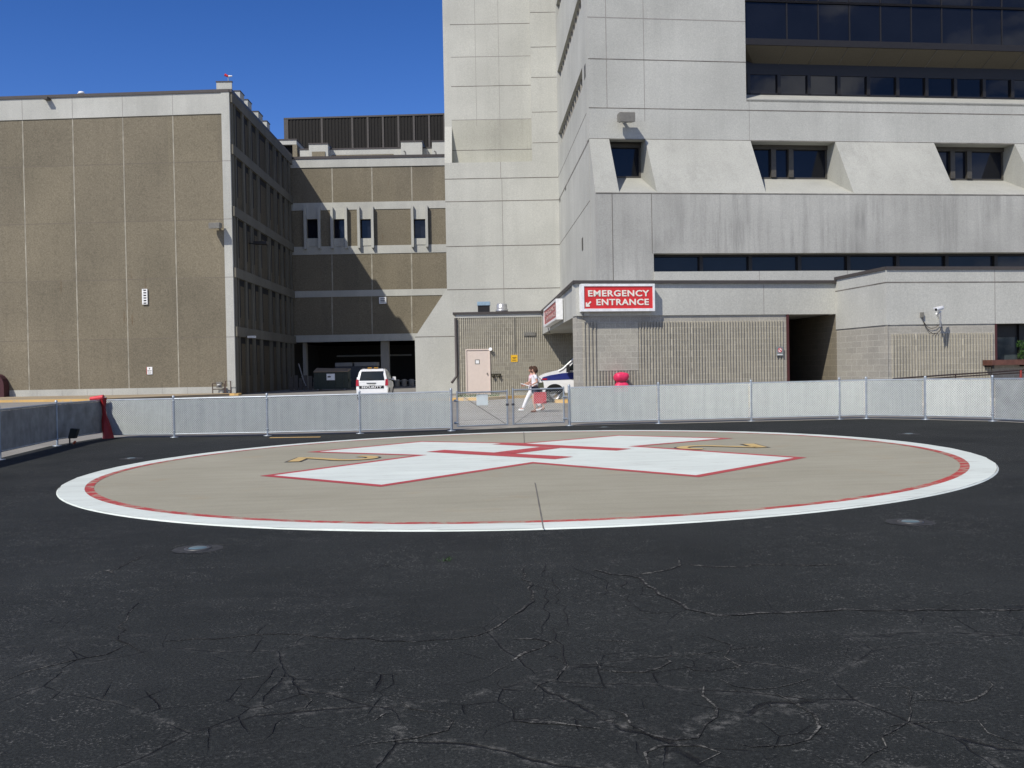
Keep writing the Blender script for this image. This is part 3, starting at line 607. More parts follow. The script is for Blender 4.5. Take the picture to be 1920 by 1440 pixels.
m = MB(); z = WG.z(750, 714, -3); m.tube([WG.P(WG.s_(738, o=-3), z, -3), WG.P(WG.s_(790, o=-3), z, -3)], .06); m.build('rail', plain('grey rail', (.3, .3, .28)), t)
board(WG, 711, 557, 724.5, 569.5, 'wall_vent', 'square white louvred vent on the lowest brown band of the back wing', [WPAINT, DARK], cat='vent', th=.12, stripes=[(.18, .82, .2+i*.24, .31+i*.24, 0) for i in range(3)])
first = None
for i, px in enumerate((744, 757.5, 771)):
    g = WG.P(WG.s_(px, o=-2), 0, -2)
    t_ = local_thing('drum', g, 'pale round drum in the dark undercroft by the tower foot, '+('leftmost', 'middle one', 'rightmost')[i]+' of three', 'drum', 'drums in the undercroft')
    if first is None:
        m = MB(); m.lathe((0, 0, 0), [(0, .0), (.26, 0), (.28, .04), (.27, .3), (.28, .32), (.27, .6), (.28, .64), (.2, .72), (0, .74)], 16); m.build('barrel', CONC_D, t_); first = t_
    else:
        for ch in first.children: c = ch.copy(); COL.objects.link(c); c.parent = t_
# roof structures of the wing
def blk(d, px0, px1, y0, y1, name='roof_block', depth=4, mat=CONC_W, cap=True, par=None, o=0):
    f = Fc(foot(px0, d), foot(px1, d)); z1 = f.z((px0+px1)/2, y0); z0 = f.z((px0+px1)/2, y1); m = MB(); f.box(m, 0, f.len, z0, z1, -depth, o); r = m.build(name, mat, par)
    if cap: m = MB(); f.box(m, -.05, f.len+.05, z1, z1+.14, -depth-.05, o+.05); m.build('cap', FLASH, r)
    return r
blk(104, 571, 588, 281, 305, 'roof_parapet', par=t); b1 = blk(103, 588, 623.5, 270.5, 305, par=t); blk(102.9, 593.5, 618, 284, 305, 'infill_panel', .2, AGG, False, par=t)
blk(104, 623.5, 760, 279.5, 305, 'roof_parapet', par=t); blk(103.8, 630, 746, 289.5, 305, 'infill_panel', .15, AGG, False, par=t)
blk(103, 760, 799.5, 266, 305, par=t); blk(103, 818, 860, 265.5, 305, par=t); blk(104, 799.5, 818, 278, 305, 'roof_parapet', par=t)
blk(105, 522, 565, 263, 271, 'stair_canopy', 5, par=t); blk(105, 524, 538, 271, 306, 'stair_pier', 4, CONC_W, False, par=t); blk(105.6, 538, 557, 271, 306, 'stair_opening', 3, BLACK, False, par=t); blk(104.9, 557.5, 566, 271, 306, 'stair_pier', 4, AGG, False, par=t)
m = MB()
for px, py in ((760, 288), (802, 288), (817, 288)):
    p = at(px, py-3, 99.3); m.tube([(p[0]-.15, p[1], p[2]+.1), p, (p[0]+.1, p[1]-.1, p[2]-.9)], .07)
m.build('vent_pipe', GREY, t)
# penthouse
PH = Fc(foot(547, 125), foot(880, 124)); t = thing('rooftop_plant_screen', PH.P(10, 20), 'dark brown ribbed plant screen standing on the roof of the back wing', 'roof enclosure')
zt2 = PH.z(548, 224); m = MB(); zb2 = PH.z(700, 310)
PH.box(m, 0, PH.len, zb2, zt2, -12, 0)
s = 0
while s < PH.len-.2: PH.box(m, s+.1, s+.32, zb2, zt2-.1, 0, .06); s += .42
m.build('ribbed_cladding', plain('dark brown metal', (.014, .0125, .010), .6, spec=.2), t)
m = MB()
for px in (604, 661, 690, 718.5, 747.5, 776.5, 805, 833.5): s = PH.s_(px, 250); PH.box(m, s-.12, s+.12, zb2, zt2, .06, .12)
PH.box(m, -.3, .25, zb2, zt2, .0, .12); PH.box(m, -.3, PH.len, zt2, zt2+.2, -12, .14); m.build('trim', plain('bronze trim', (.07, .062, .053), .5), t)
m = MB(); z = PH.z(750, 213.5); sa, sb = PH.s_(702, 215), PH.s_(803, 215); m.tube([PH.P(sa, zt2+.2, -.5), PH.P(sa, z, -.5), PH.P(sb, z, -.5), PH.P(sb, zt2+.2, -.5)], .05)
for k in (.33, .66): m.tube([PH.P(sa+(sb-sa)*k, zt2+.2, -.5), PH.P(sa+(sb-sa)*k, z, -.5)], .04)
m.build('guard_rail', GREY, t)

# ------------------------------------------------------------------ tall tower and its stair tower
MT = Fc(foot(1112, 49.3), foot(1920, 52.3)); MT = Fc(MT.A, MT.A+MT.t*42)      # upper facade
OL = 2.0                                                                       # lower storeys stand this far forward
ST = Fc(foot(841, 67), foot(1053, 67)); MS = Fc(ST.B, MT.A)                    # stair tower front, side face (normal faces left)
TOP = 34.
Zl = {y: MT.z(1106, y) for y in (32, 110, 202, 260)}
z2 = Zl[260]; z1 = MT.z(1115, 361.5, OL); zlb = MT.z(1226, 475, OL)
corner_lo = MT.A+MT.n*OL; dirS = (MT.A-ST.B)/np.linalg.norm(MT.A-ST.B)
c_lo = ST.B+dirS*(np.linalg.norm(MT.A-ST.B)+OL)                                # corner below the flare
MS2 = Fc(ST.B, c_lo); OS = (c_lo-MT.A)@MT.t                                     # shift along the facade
t = thing('stair_tower', (*ST.P(3, 0)[:2], 0), 'tall pale concrete stair tower with recessed panel and sloped foot, left of the main tower', 'building')
jz = [z2, Zl[202], z1, ST.z(940, 541), MT.z(1106, 331)]
zr = ST.z(920, 304); r0_, r1_ = ST.s_(847, 290), ST.s_(998, 290)
m = MB(); Ls = ST.len; base_z = ST.z(778, 632); 
ST.box(m, 0, Ls+.0, -.3, zr, -6, 0, 0); ST.box(m, 0, r0_, zr, TOP, -6, -.8, 0); ST.box(m, r1_, Ls, zr, TOP, -6, 0, 0); ST.box(m, r0_, r1_, zr, TOP, -6, -1.3, 0)
def hj(m, f, a0, a1, z, o, mi=1, w=.028): f.box(m, a0, a1, z-w, z+w, o, o+.004, mi)
for z in (Zl[202]-.9, z2, z1): pass
ys = lambda px, *v: [ST.z(px, y) for y in v]
for z in ys(945, 334, 376.5, 460.5, 541.5): hj(m, ST, 0, Ls, z, 0)
for z in ys(1020, 23, 88, 145, 210, 267.5): hj(m, ST, r1_+.02, Ls, z, 0, 1 if z > 0 else 2, .02)
for a, z0, z1_ in ((943, -.1, ST.z(943, 334)), (941, ST.z(941, 334), zr), ): s = ST.s_(a, 450); ST.box(m, s-.02, s+.02, z0, z1_, 0, .0035, 2)
m.build('front_wall', [CONC_W, JOINT, JOINT_M], t)
# recessed panel with a raked fin at its left
m = MB(); zk = ST.z(850, 232); RO = -.8; zq = ST.z(920, 224, RO); ST.box(m, r0_, r1_, zq, TOP, -1.2, RO); ST.box(m, r0_, r1_, zr, zq, -1.2, RO, 3)
for y in (45, 106, 161, 224, 281):
    z = ST.z(920, y, RO); ST.box(m, r0_, r1_, z-.022, z+.022, RO, RO+.004, 1 if y in (45, 161, 281) else 2)
for px in (890, 934): s = ST.s_(px, 60); ST.box(m, s-.012, s+.012, zk, TOP, RO, RO+.003, 2)
m.build('recessed_panel', [CONC_W, JOINT, JOINT_M, concrete('lichen-stained concrete', (.43, .427, .37), .2, .15)], t)
m = MB(); m.extrude([ST.P(0, zr, 0), ST.P(0, zk, RO), ST.P(0, zr, RO)], np.array(ST.P(r0_, 0, 0))-np.array(ST.P(0, 0, 0))); m.build('raked_fin', CONC_W, t)
# sloped foot
m = MB(); s0 = ST.s_(778, 640); zf = ST.z(838, 541)
m.extrude([ST.P(s0, -.3, 0), ST.P(.0, -.3, 0), ST.P(.0, zf, 0), ST.P(s0, base_z, 0)], np.array(ST.P(0, 0, -31))-np.array(ST.P(0, 0, 0))); ST.box(m, s0, ST.s_(858, 632), base_z-.03, base_z+.03, 0, .004, 1); m.build('foot_wall', [CONC_W, JOINT], t)

t = thing('hospital_tower', (*c_lo, 0), 'massive pale concrete hospital tower with dark ribbon glazing at the upper right', 'building')
# core volumes
bk = MT.P(42, 0, -20)
m = MB(); sg = MT.s_(1398, 100); q = [MT.P(1., 0, -1.3)[:2], MT.P(sg-.02, 0, -1.3)[:2], MT.P(sg-.02, 0, -20)[:2], tuple(ST.B+MT.t*.7-MT.n*2)]
m.prism(q, 0, TOP-.1)
m.prism([MT.P(sg-.02, 0, -3.2)[:2], MT.P(42, 0, -3.2)[:2], MT.P(42, 0, -20)[:2], MT.P(sg-.02, 0, -20)[:2]], 0, TOP-.1); m.build('core', CONC_D, t)
m = MB()
MT.box(m, 0, sg, z2, TOP, -.6, 0)
for y in (32, 110, 202, 260): hj(m, MT, 0, sg, MT.z(1106, y), 0, 1 if y in (202, 260, 110) else 2, .025)
s = MT.s_(1208, 160); MT.box(m, s-.015, s+.015, z2+.9, TOP, 0, .0035, 2); s = MT.s_(1137, 120); MT.box(m, s-.02, s+.02, Zl[202], TOP, 0, .003, 2)
zsp = MT.z(1405, 187); MT.box(m, sg, 42, z2, zsp, -1.3, 0)
hj(m, MT, sg, 42, Zl[202], 0, 1); hj(m, MT, sg, 42, z2, 0, 1)
s = MT.s_(1405, 230); MT.box(m, s-.012, s+.012, z2, zsp, 0, .0035, 2)
m.build('front_wall', [CONC, JOINT, JOINT_M], t)
# side face with ribbon windows (faces left; drawn from the far end to the near corner)
SLn = MS.len; rib = [(16.35, 17.4), (20.55, 21.55), (25.0, 26.0), (29.4, 30.4)]
SW = lambda f: f
sn = -MS.n if (MS.n@np.array([-1, 0])) < 0 else MS.n
MSx = MS if (MS.n@np.array([-1., 0])) > 0 else Fc(MS.B, MS.A)
m = MB(); hol = [(.6, SLn-2.6, a, b) for a, b in rib]
def sd(a): return a if MSx is MS else SLn-a
hol2 = [(min(sd(a), sd(b)), max(sd(a), sd(b)), z0, z1_) for a, b, z0, z1_ in hol]
MSx.wall(m, 0, SLn-.14, z1, TOP, -.6, 0, hol2); MSx.box(m, 0, SLn-.14, 0, z1, -.6, 0)
for z in (Zl[202], z2, z1, ST.z(1045, 376.5), ): MSx.box(m, 0, SLn-.14, z-.025, z+.025, 0, .004, 1)
cl = [c_lo[0], c_lo[1]]
A_ = MT.A
m.add([(A_[0], A_[1], z2), (A_[0], A_[1], 0), (cl[0], cl[1], 0), (cl[0], cl[1], z1)], [(0, 1, 2, 3)])
m.build('side_wall', [CONC, JOINT], t)
for a, b in rib:
    m = MB(); MSx.box(m, min(sd(.6), sd(SLn-2.6)), max(sd(.6), sd(SLn-2.6)), a, b, -.5, -.4); g_ = m.build('ribbon_window', GLASS, t)
    for k in range(1, 13): m = MB(); s = sd(.6+k*(SLn-3.2)/13); MSx.box(m, s-.06, s+.06, a, b, -.4, -.15); m.build('mullion', CONC_D, g_)
m = MB()
for px, y0, y1 in ((1096.5, 122, 148), (1092, 446, 470), (1060.5, 349, 357), (1050, 372, 379)):
    s = min(MSx.s_(px, y0, o=0), SLn-.8); MSx.box(m, s-.3, s+.3, MSx.z(px, y1), MSx.z(px, y0), 0, .01)
m.build('slot_vent', DARK, t)
# flared storey with deep windows
op = []
for a, b in ((1142, 1210), (1407, 1566), (1751, 1902), (2095, 2250)): op.append((MT.s_(a, 262), MT.s_(b, 264)))
GO = -1.0; zg0 = MT.z(1175, 333.5, GO)
def flare(m, a0, a1, mi=0):
    m.hexa([MT.P(a0, z1, OL), MT.P(a1, z1, OL), MT.P(a1, z1, -1), MT.P(a0, z1, -1), MT.P(a0, z2, 0), MT.P(a1, z2, 0), MT.P(a1, z2, -1), MT.P(a0, z2, -1)], mi)
m = MB(); a = OS*.0
edge = [(0, op[0][0])]+[(op[i][1], op[i+1][0]) for i in range(3)]+[(op[3][1], 42)]
for a0, a1 in edge[1:]: flare(m, a0, a1)
a1 = edge[0][1]; m.hexa([(*c_lo, z1), MT.P(a1, z1, OL), MT.P(a1, z1, -1), MT.P(.6, z1, -1), MT.P(0, z2, 0), MT.P(a1, z2, 0), MT.P(a1, z2, -1), MT.P(.6, z2, -1)])
for a0, a1 in op:
    m.hexa([MT.P(a0, z1, OL), MT.P(a1, z1, OL), MT.P(a1, z1, -1.2), MT.P(a0, z1, -1.2), MT.P(a0, z1+.06, OL-.05), MT.P(a1, z1+.06, OL-.05), MT.P(a1, zg0, GO), MT.P(a0, zg0, GO)])
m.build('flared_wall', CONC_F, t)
for i, (a0, a1) in enumerate(op):
    m = MB(); MT.box(m, a0, a1, zg0, z2, GO-.15, GO-.05); w = m.build('window', GLASS_B, t)
    m = MB(); fr = .09
    MT.box(m, a0, a1, z2-.22, z2, GO-.05, GO+.12); MT.box(m, a0, a1, zg0, zg0+.07, GO-.05, GO+.05); MT.box(m, a0, a0+fr, zg0+.07, z2-.22, GO-.05, GO+.05); MT.box(m, a1-fr, a1, zg0+.07, z2-.22, GO-.05, GO+.05)
    if i:
        L_ = a1-a0
        for k in (.345, .555): MT.box(m, a0+L_*k-.13, a0+L_*k+.13, zg0+.07, z2-.22, GO-.05, GO+.16)
    m.build('frame', plain('grey bronze frame', (.07, .065, .055), .5), w)
# lower storey band and the strip window under it
sw = MT.s_(1226, 500, OL); m = MB(); ztk = .0
cs = OS
m.hexa([(*c_lo, 3.), MT.P(sw, 3., OL), MT.P(sw, 3., 0), MT.P(.3, 3., 0), (*c_lo, z1), MT.P(sw, z1, OL), MT.P(sw, z1, 0), MT.P(.3, z1, 0)])
MT.box(m, sw, 42, zlb, z1, 1.2, OL)
for px in (1148, 1222): s = MT.s_(px, 400, OL); MT.box(m, s-.015, s+.015, zlb if px > 1200 else 4, z1, OL, OL+.004, 1)
MT.box(m, OS+.02, 42, z1-.035, z1+.02, OL, OL+.01, 1)
m.build('stained_wall', [CONC_S, JOINT], t)
zst = MT.z(1300, 510, OL-.6); m = MB(); MT.box(m, sw, 42, zst, zlb, OL-.9, OL-.8); st_ = m.build('strip_window', GLASS_B, t)
m = MB()
for k in range(12): s = MT.s_(1314+k*92, 495, OL-.7); MT.box(m, s-.09, s+.09, zst, zlb, OL-.8, OL-.62)
MT.box(m, sw, 42, zst, zst+.06, OL-.8, OL-.66); MT.box(m, sw, 42, zlb-.1, zlb, OL-.8, OL-.6); m.build('mullion', DARK, st_)
m = MB(); MT.box(m, sw, 42, 3., zst-.04, OL-.9, OL+.1)
for k in range(9): s = MT.s_(1424+k*165, 517, OL+.1); MT.box(m, s-.015, s+.015, 4, zst-.04, OL+.1, OL+.104, 1)
m.build('sill_wall', [CONC_W, JOINT_M], t)
# recess with glazing on the right
zw0, zw1 = MT.z(1440, 178.5, -1.3), MT.z(1440, 140, -1.3); zs1 = MT.z(1425, 119, -1.3); zs0 = MT.z(1405, 84.5, -.1); zg1 = MT.z(1430, 73, -.1); zg2 = MT.z(1430, 4, -.1)
m = MB(); MT.box(m, sg, 42, zw0, zw1, -1.5, -1.35); w = m.build('ribbon_window', GLASS, t)
m = MB(); pit = (MT.s_(1515.8, 160, -1.3)-MT.s_(1459.6, 160, -1.3))
for k in range(-1, 26): s = MT.s_(1459.6, 160, -1.3)+k*pit; MT.box(m, s-.09, s+.09, zw0, zw1, -1.35, -1.2)
MT.box(m, sg, 42, zw1, zs1+.3, -1.6, -1.3); MT.box(m, sg, 42, zw0, zw0+.08, -1.35, -1.2); m.build('mullion', DARK, w)
m = MB(); m.hexa([MT.P(sg, zsp, -1.3), MT.P(42, zsp, -1.3), MT.P(42, zsp, -1.6), MT.P(sg, zsp, -1.6), MT.P(sg, zw0, -1.25), MT.P(42, zw0, -1.25), MT.P(42, zw0, -1.6), MT.P(sg, zw0, -1.6)])
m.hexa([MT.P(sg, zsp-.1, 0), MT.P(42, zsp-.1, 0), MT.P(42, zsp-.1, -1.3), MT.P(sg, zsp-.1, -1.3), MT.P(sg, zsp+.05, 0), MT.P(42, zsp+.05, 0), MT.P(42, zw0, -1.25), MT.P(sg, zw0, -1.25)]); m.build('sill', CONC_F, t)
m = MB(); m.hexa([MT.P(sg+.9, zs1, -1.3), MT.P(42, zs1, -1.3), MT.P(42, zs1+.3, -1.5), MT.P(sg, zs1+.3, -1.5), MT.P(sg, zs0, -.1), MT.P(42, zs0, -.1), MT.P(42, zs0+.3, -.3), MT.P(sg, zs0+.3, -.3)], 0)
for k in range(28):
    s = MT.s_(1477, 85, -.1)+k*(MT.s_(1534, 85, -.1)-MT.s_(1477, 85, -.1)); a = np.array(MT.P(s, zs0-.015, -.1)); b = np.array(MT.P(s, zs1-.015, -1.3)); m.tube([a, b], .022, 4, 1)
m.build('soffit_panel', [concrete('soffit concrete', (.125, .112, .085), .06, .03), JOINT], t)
m = MB(); MT.box(m, sg, 42, zs0, zg1, -.5, -.02); MT.box(m, sg, 42, zg2, zg2+.12, -.3, -.05)
gp = MT.s_(1534.7, 40, -.1)-MT.s_(1475.6, 40, -.1)
m.build('glazing_rail', DARK, t)
rw = 0
zrow = zg1
for r_ in range(3):
    za = zg1+r_*(zg2-zg1+.12); zc = min(TOP-.2, za+(zg2-zg1))
    m = MB(); MT.box(m, sg, 42, za, zc, -.3, -.12); w = m.build('curtain_glazing', GLASS, t); m = MB()
    for k in range(0, 27): s = MT.s_(1475.6, 60, -.1)+k*gp; MT.box(m, s-.035, s+.035, za, zc, -.12, -.09)
    if r_: MT.box(m, sg, 42, za-.12, za, -.3, -.05)
    m.build('mullion', DARK, w)
m = MB(); MT.box(m, 0, 42, TOP-.2, TOP+.3, -20, .1); m.build('roof_edge', CONC, t)
wall_lamp(MT, 1163, 209, 1191, 228, 1.0, 'grey box floodlight on the main tower above the first deep-set window')

# ------------------------------------------------------------------ block annex behind the gate
CA, CB = foot(1081.5, 36.0), foot(1568, 38.0); CFf = Fc(CA, CB)                  # emergency block front
AN = Fc(foot(856, 55), foot(1018.5, 55)); ZR = AN.z(940, 585); SD = Fc(AN.B, CA)
def ribbed(m, f, a0, a1, z0, z1, o=0., pitch=.112, dep=.048, mi=0):
    n = max(1, int((a1-a0)/pitch)); p = (a1-a0)/n
    for i in range(n):
        s = a0+i*p; x = (.16, .28, .66, .78); y = (0, dep, dep, 0)
        m.add([f.P(s+p*u, z0, o+v) for u, v in zip(x, y)]+[f.P(s+p*u, z1, o+v) for u, v in zip(x, y)], [(0, 1, 5, 4), (1, 2, 6, 5), (2, 3, 7, 6), (4, 5, 6, 7), (3, 2, 1, 0)], mi)
t = thing('block_annex', (*AN.P(3, 0)[:2], 0), 'ribbed concrete block annex with a cream door, behind the open gate', 'building')
fa0, fa1 = AN.s_(1014, 640), AN.len; zc = AN.z(935, 595)
m = MB(); AN.box(m, 0, AN.len+10, -.2, zc, -.3, 0); AN.box(m, 0, .3, -.2, zc, -11.9, -.3)
d0, d1, dz0, dz1 = AN.rect(875.5, 656.5, 917.5, 733)
ribbed(m, AN, .1, d0, .15, zc); ribbed(m, AN, d0, d1, dz1, zc); ribbed(m, AN, d1, AN.len+9.8, .15, zc); m.build('ribbed_wall', BLOCK, t)
m = MB(); AN.box(m, 0, AN.len, zc, ZR-.10, -.3, .05); m.build('fascia', CONC, t)
m = MB(); AN.box(m, -.15, AN.len, ZR-.10, ZR+.02, -11.9, .14); m.build('roof', FLASH, t)
m = MB(); AN.box(m, d0, d1, .15, dz1, 0, .05); dr = m.build('door', CREAM, t)
m = MB(); AN.box(m, d0-.06, d0, .15, dz1+.06, 0, .09); AN.box(m, d1, d1+.06, .15, dz1+.06, 0, .09); AN.box(m, d0, d1, dz1, dz1+.06, 0, .09); m.build('frame', CREAM, dr)
m = MB(); AN.pbox(m, 890.5, 674, 899.5, 683, .03, .054, 0); AN.pbox(m, 892, 675.5, 898, 681.5, .054, .058, 1); m.build('notice', [GREY, WPAINT], dr)
m = MB(); m.tube([AN.P(d1-.12, AN.z(913, 702), .1), AN.P(d1-.12, AN.z(913, 699), .1)], .03); m.build('handle', GREY, dr)
m = MB(); s = AN.s_(854.5, 600); zb_ = AN.z(853, 712); m.tube([AN.P(s, ZR-.3, .12), AN.P(s, zb_+.2, .12), AN.P(s-.25, zb_-.15, .45)], .075); m.build('downspout', plain('brown downspout', (.075, .065, .06), .5), t)
m = MB(); s = AN.s_(965, 620); m.tube([AN.P(s, zc, .08), AN.P(s, AN.z(965, 660), .08)], .02); AN.pbox(m, 982, 623, 1004, 629.5, .03, .1); m.build('conduit', GREY, t)
m = MB(); s0 = AN.s_(921, 702); z = AN.z(925, 702); m.tube([AN.P(s0, z, .12), AN.P(s0+.55, z, .12)], .04)
for k in (.12, .45): m.lathe(AN.P(s0+k, z-.1, .16), [(.05, -.08), (.09, 0), (.05, .1), (0, .1)], 8)
m.build('tap', plain('dark bronze', (.05, .045, .03), .5, .6), t)
board(AN, 958, 665.5, 970.5, 678.5, 'wall_sign', 'square yellow notice on the ribbed block wall right of the cream door', [plain('notice yellow', (.72, .42, .02), .5), DARK], stripes=[(.2, .8, .6, .68, 0), (.3, .7, .42, .49, 0), (.2, .8, .2, .27, 0)])
p = AN.P(AN.s_(919.5, 655), AN.z(919.5, 656.5), 0); t2 = thing('wall_lamp', p, 'tiny white lamp above the corner of the cream door', 'lamp'); m = MB(); m.tube([p, np.array(p)+np.array([0, -.25, .05])], [.06, .1]); m.build('shade', WPAINT, t2)
# roof fittings
f = Fc(foot(898, 58), foot(920, 58)); t2 = thing('roof_hatch', f.P(.3, ZR), 'boxy vent with a pale blue top and dark opening on the annex roof', 'roof vent')
m = MB(); f.box(m, 0, f.len, ZR-.1, f.z(909, 572.5), -.8, 0); m.build('opening', DARK, t2); m = MB(); f.box(m, -.03, f.len+.03, f.z(909, 572.5), f.z(909, 565.5), -.85, .05); m.build('lid', plain('pale blue paint', (.25, .36, .45), .5), t2)
p = at(941, 584, 57.5); t2 = thing('exhaust_cap', (p[0], p[1], ZR), 'ribbed galvanised exhaust cap on the annex roof', 'roof vent'); h = at(941, 569.5, 57.5)[2]-ZR
m = MB(); m.lathe((p[0], p[1], ZR-.05), [(.33, 0), (.33, .2), (.36, .21), (.36, h*.55), (.31, h*.56), (.31, h*.95), (.27, h+.05), (0, h+.07)], 20); m.build('cap', plain('bright galvanised', (.5, .5, .49), .35, .6), t2)

# ------------------------------------------------------------------ emergency entrance block
t = thing('emergency_entrance_building', (*CA, 0), 'low emergency entrance block with a pale canopy band over ribbed block walls', 'building')
zfb = CFf.z(1330, 590.5); ztp = ZR
pA, pB = CFf.s_(1476, 650), CFf.len                                             # passage opening
m = MB(); CFf.box(m, 0, CFf.len, zfb, ztp-.10, -.5, .0)
for px in (1432,): s = CFf.s_(px, 560); CFf.box(m, s-.012, s+.012, zfb, ztp-.13, 0, .003, 1)
SDl = SD.len; SD.box(m, 0, SDl-.0, zfb, ztp-.10, -.5, 0); s = SD.s_(1060, 570); SD.box(m, s-.03, s+.03, zfb, ztp-.13, 0, .004, 1)
m.build('canopy_fascia', [CONC_W, JOINT_M], t)
roof = [tuple(CA+SD.n*.12+CFf.n*.12), tuple(CB+CFf.n*.12), tuple(CB+np.array([3, 14.])), tuple(AN.B+np.array([14, 0])), tuple(AN.B+SD.n*.12)]
m = MB(); m.prism(roof, ztp-.10, ztp+.01); m.build('roof', FLASH, t)
m = MB(); m.prism([tuple(CA+np.array([.4, .4])), tuple(CB+np.array([0, .5])), tuple(CB+np.array([3, 14.])), tuple(AN.B+np.array([14, -.3])), tuple(AN.B+np.array([.4, -.3]))], zfb+.02, zfb+.25); m.build('soffit', CONC_W, t)
wo_ = -.06; m = MB(); w0 = CFf.s_(1082.5, 660)
zsm = CFf.z(1300, 602)
CFf.box(m, w0, pA, -.3, zfb, -.6, wo_, 0); m.build('lintel_course', BLOCK_G, t)
m = MB(); q0, q1, qz0, qz1 = CFf.rect(1120, 606, 1198.5, 695.5)
e0 = CFf.s_(1101, 650)
ribbed(m, CFf, w0+.22, q0, 0, zsm, wo_); ribbed(m, CFf, q0, q1, 0, qz0, wo_); ribbed(m, CFf, q1, pA-.12, 0, zsm, wo_); m.build('ribbed_wall', BLOCK, t)
m = MB(); CFf.box(m, q0+.02, q1-.02, qz0+.01, qz1, wo_, wo_+.03); m.build('block_patch', cmu('infill grey block', (.37, .355, .30)), t)
m = MB(); CFf.box(m, pA-.0, pA+.07, -.3, zfb, -.6, .03); m.build('door_trim', plain('maroon trim', (.065, .02, .02), .6), t)
# passage interior
m = MB(); di = 7.; CFf.box(m, pA-.4, pA-.0, -.3, zfb, -di, -.6); CFf.box(m, pA-.4, pB+.4, -.3, zfb, -di-.3, -di); pw = Fc(CB, CB+np.array([-.45, di])); 
m.hexa([(*CB, -.3), (CB[0]+.4, CB[1]+.1, -.3), (CB[0]+.4, CB[1]+di, -.3), (CB[0]-.1, CB[1]+di, -.3), (*CB, zfb), (CB[0]+.4, CB[1]+.1, zfb), (CB[0]+.4, CB[1]+di, zfb), (CB[0]-.1, CB[1]+di, zfb)]); m.build('passage_wall', cmu('shade-darkened passage block', (.22, .195, .145)), t)  # darker block copy, passage shade put into the colour
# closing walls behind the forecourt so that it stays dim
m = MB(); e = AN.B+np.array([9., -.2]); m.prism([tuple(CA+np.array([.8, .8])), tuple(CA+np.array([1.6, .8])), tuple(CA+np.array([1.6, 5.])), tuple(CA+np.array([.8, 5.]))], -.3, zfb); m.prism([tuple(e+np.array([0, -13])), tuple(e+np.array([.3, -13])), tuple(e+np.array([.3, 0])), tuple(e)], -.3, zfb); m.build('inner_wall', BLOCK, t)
board(CFf, 1455.5, 650, 1468, 667, 'wall_sign', 'small grey no smoking plate beside the dark passage', [plain('plate grey', (.2, .22, .22), .5), WPAINT, RED, WPAINT], th=.03)
a0, a1, z0, z1_ = CFf.rect(1455.5, 650, 1468, 667, .01)
nsp = [o for o in bpy.data.objects if o.name.startswith('wall_sign')][-1]
m = MB(); c_ = ((a0+a1)/2, z0+(z1_-z0)*.62)
def disc(f, c, r, o, mi, n=20, r1=0):
    if r1: m.add([f.P(c[0]+k*cos(2*pi*i/n), c[1]+k*sin(2*pi*i/n), o) for k in (r1, r) for i in range(n)], [(i, (i+1) % n, n+(i+1) % n, n+i) for i in range(n)], mi)
    else: m.add([f.P(c[0]+r*cos(2*pi*i/n), c[1]+r*sin(2*pi*i/n), o) for i in range(n)], [tuple(range(n))], mi)
disc(CFf, c_, .085, .044, 0); disc(CFf, c_, .085, .047, 1, r1=.066)
CFf.box(m, c_[0]-.05, c_[0]+.05, c_[1]-.008, c_[1]+.008, .044, .046, 2)
k = .055; m.add([CFf.P(c_[0]-k-.01, c_[1]+k-.01, .049), CFf.P(c_[0]-k+.01, c_[1]+k+.01, .049), CFf.P(c_[0]+k+.01, c_[1]-k+.01, .049), CFf.P(c_[0]+k-.01, c_[1]-k-.01, .049)], [(0, 1, 2, 3)], 1)
CFf.box(m, a0+.03, a1-.03, z0+.03, z0+.055, .04, .044, 0); m.build('print', [WPAINT, RED, DARK], nsp)

def text_mesh(name, body, size, mat, parent, origin, tx, tz, bold=.02, depth=.008, align='CENTER', sx=1.):
    cu = bpy.data.curves.new('lettering', 'FONT'); cu.body = body; cu.size = size; cu.offset = bold; cu.extrude = depth; cu.align_x = align; cu.resolution_u = 3; cu.space_character = 1.10
    ob = bpy.data.objects.new('tmp', cu); COL.objects.link(ob); dg = bpy.context.evaluated_depsgraph_get(); me = bpy.data.meshes.new_from_object(ob.evaluated_get(dg)); bpy.data.objects.remove(ob)
    off = np.array(parent['_off']); T = np.array(tx, float); Z = np.array(tz, float); N_ = np.cross(T, Z); O = np.array(origin, float)-off
    for v in me.vertices: p = O+T*v.co.x*sx+Z*v.co.y+N_*v.co.z; v.co = tuple(p)
    me.materials.clear(); me.materials.append(mat); o = bpy.data.objects.new(name, me); COL.objects.link(o); o.parent = parent; return o
CRM = plain('letter cream', (.80, .78, .68), .5, var=.03)
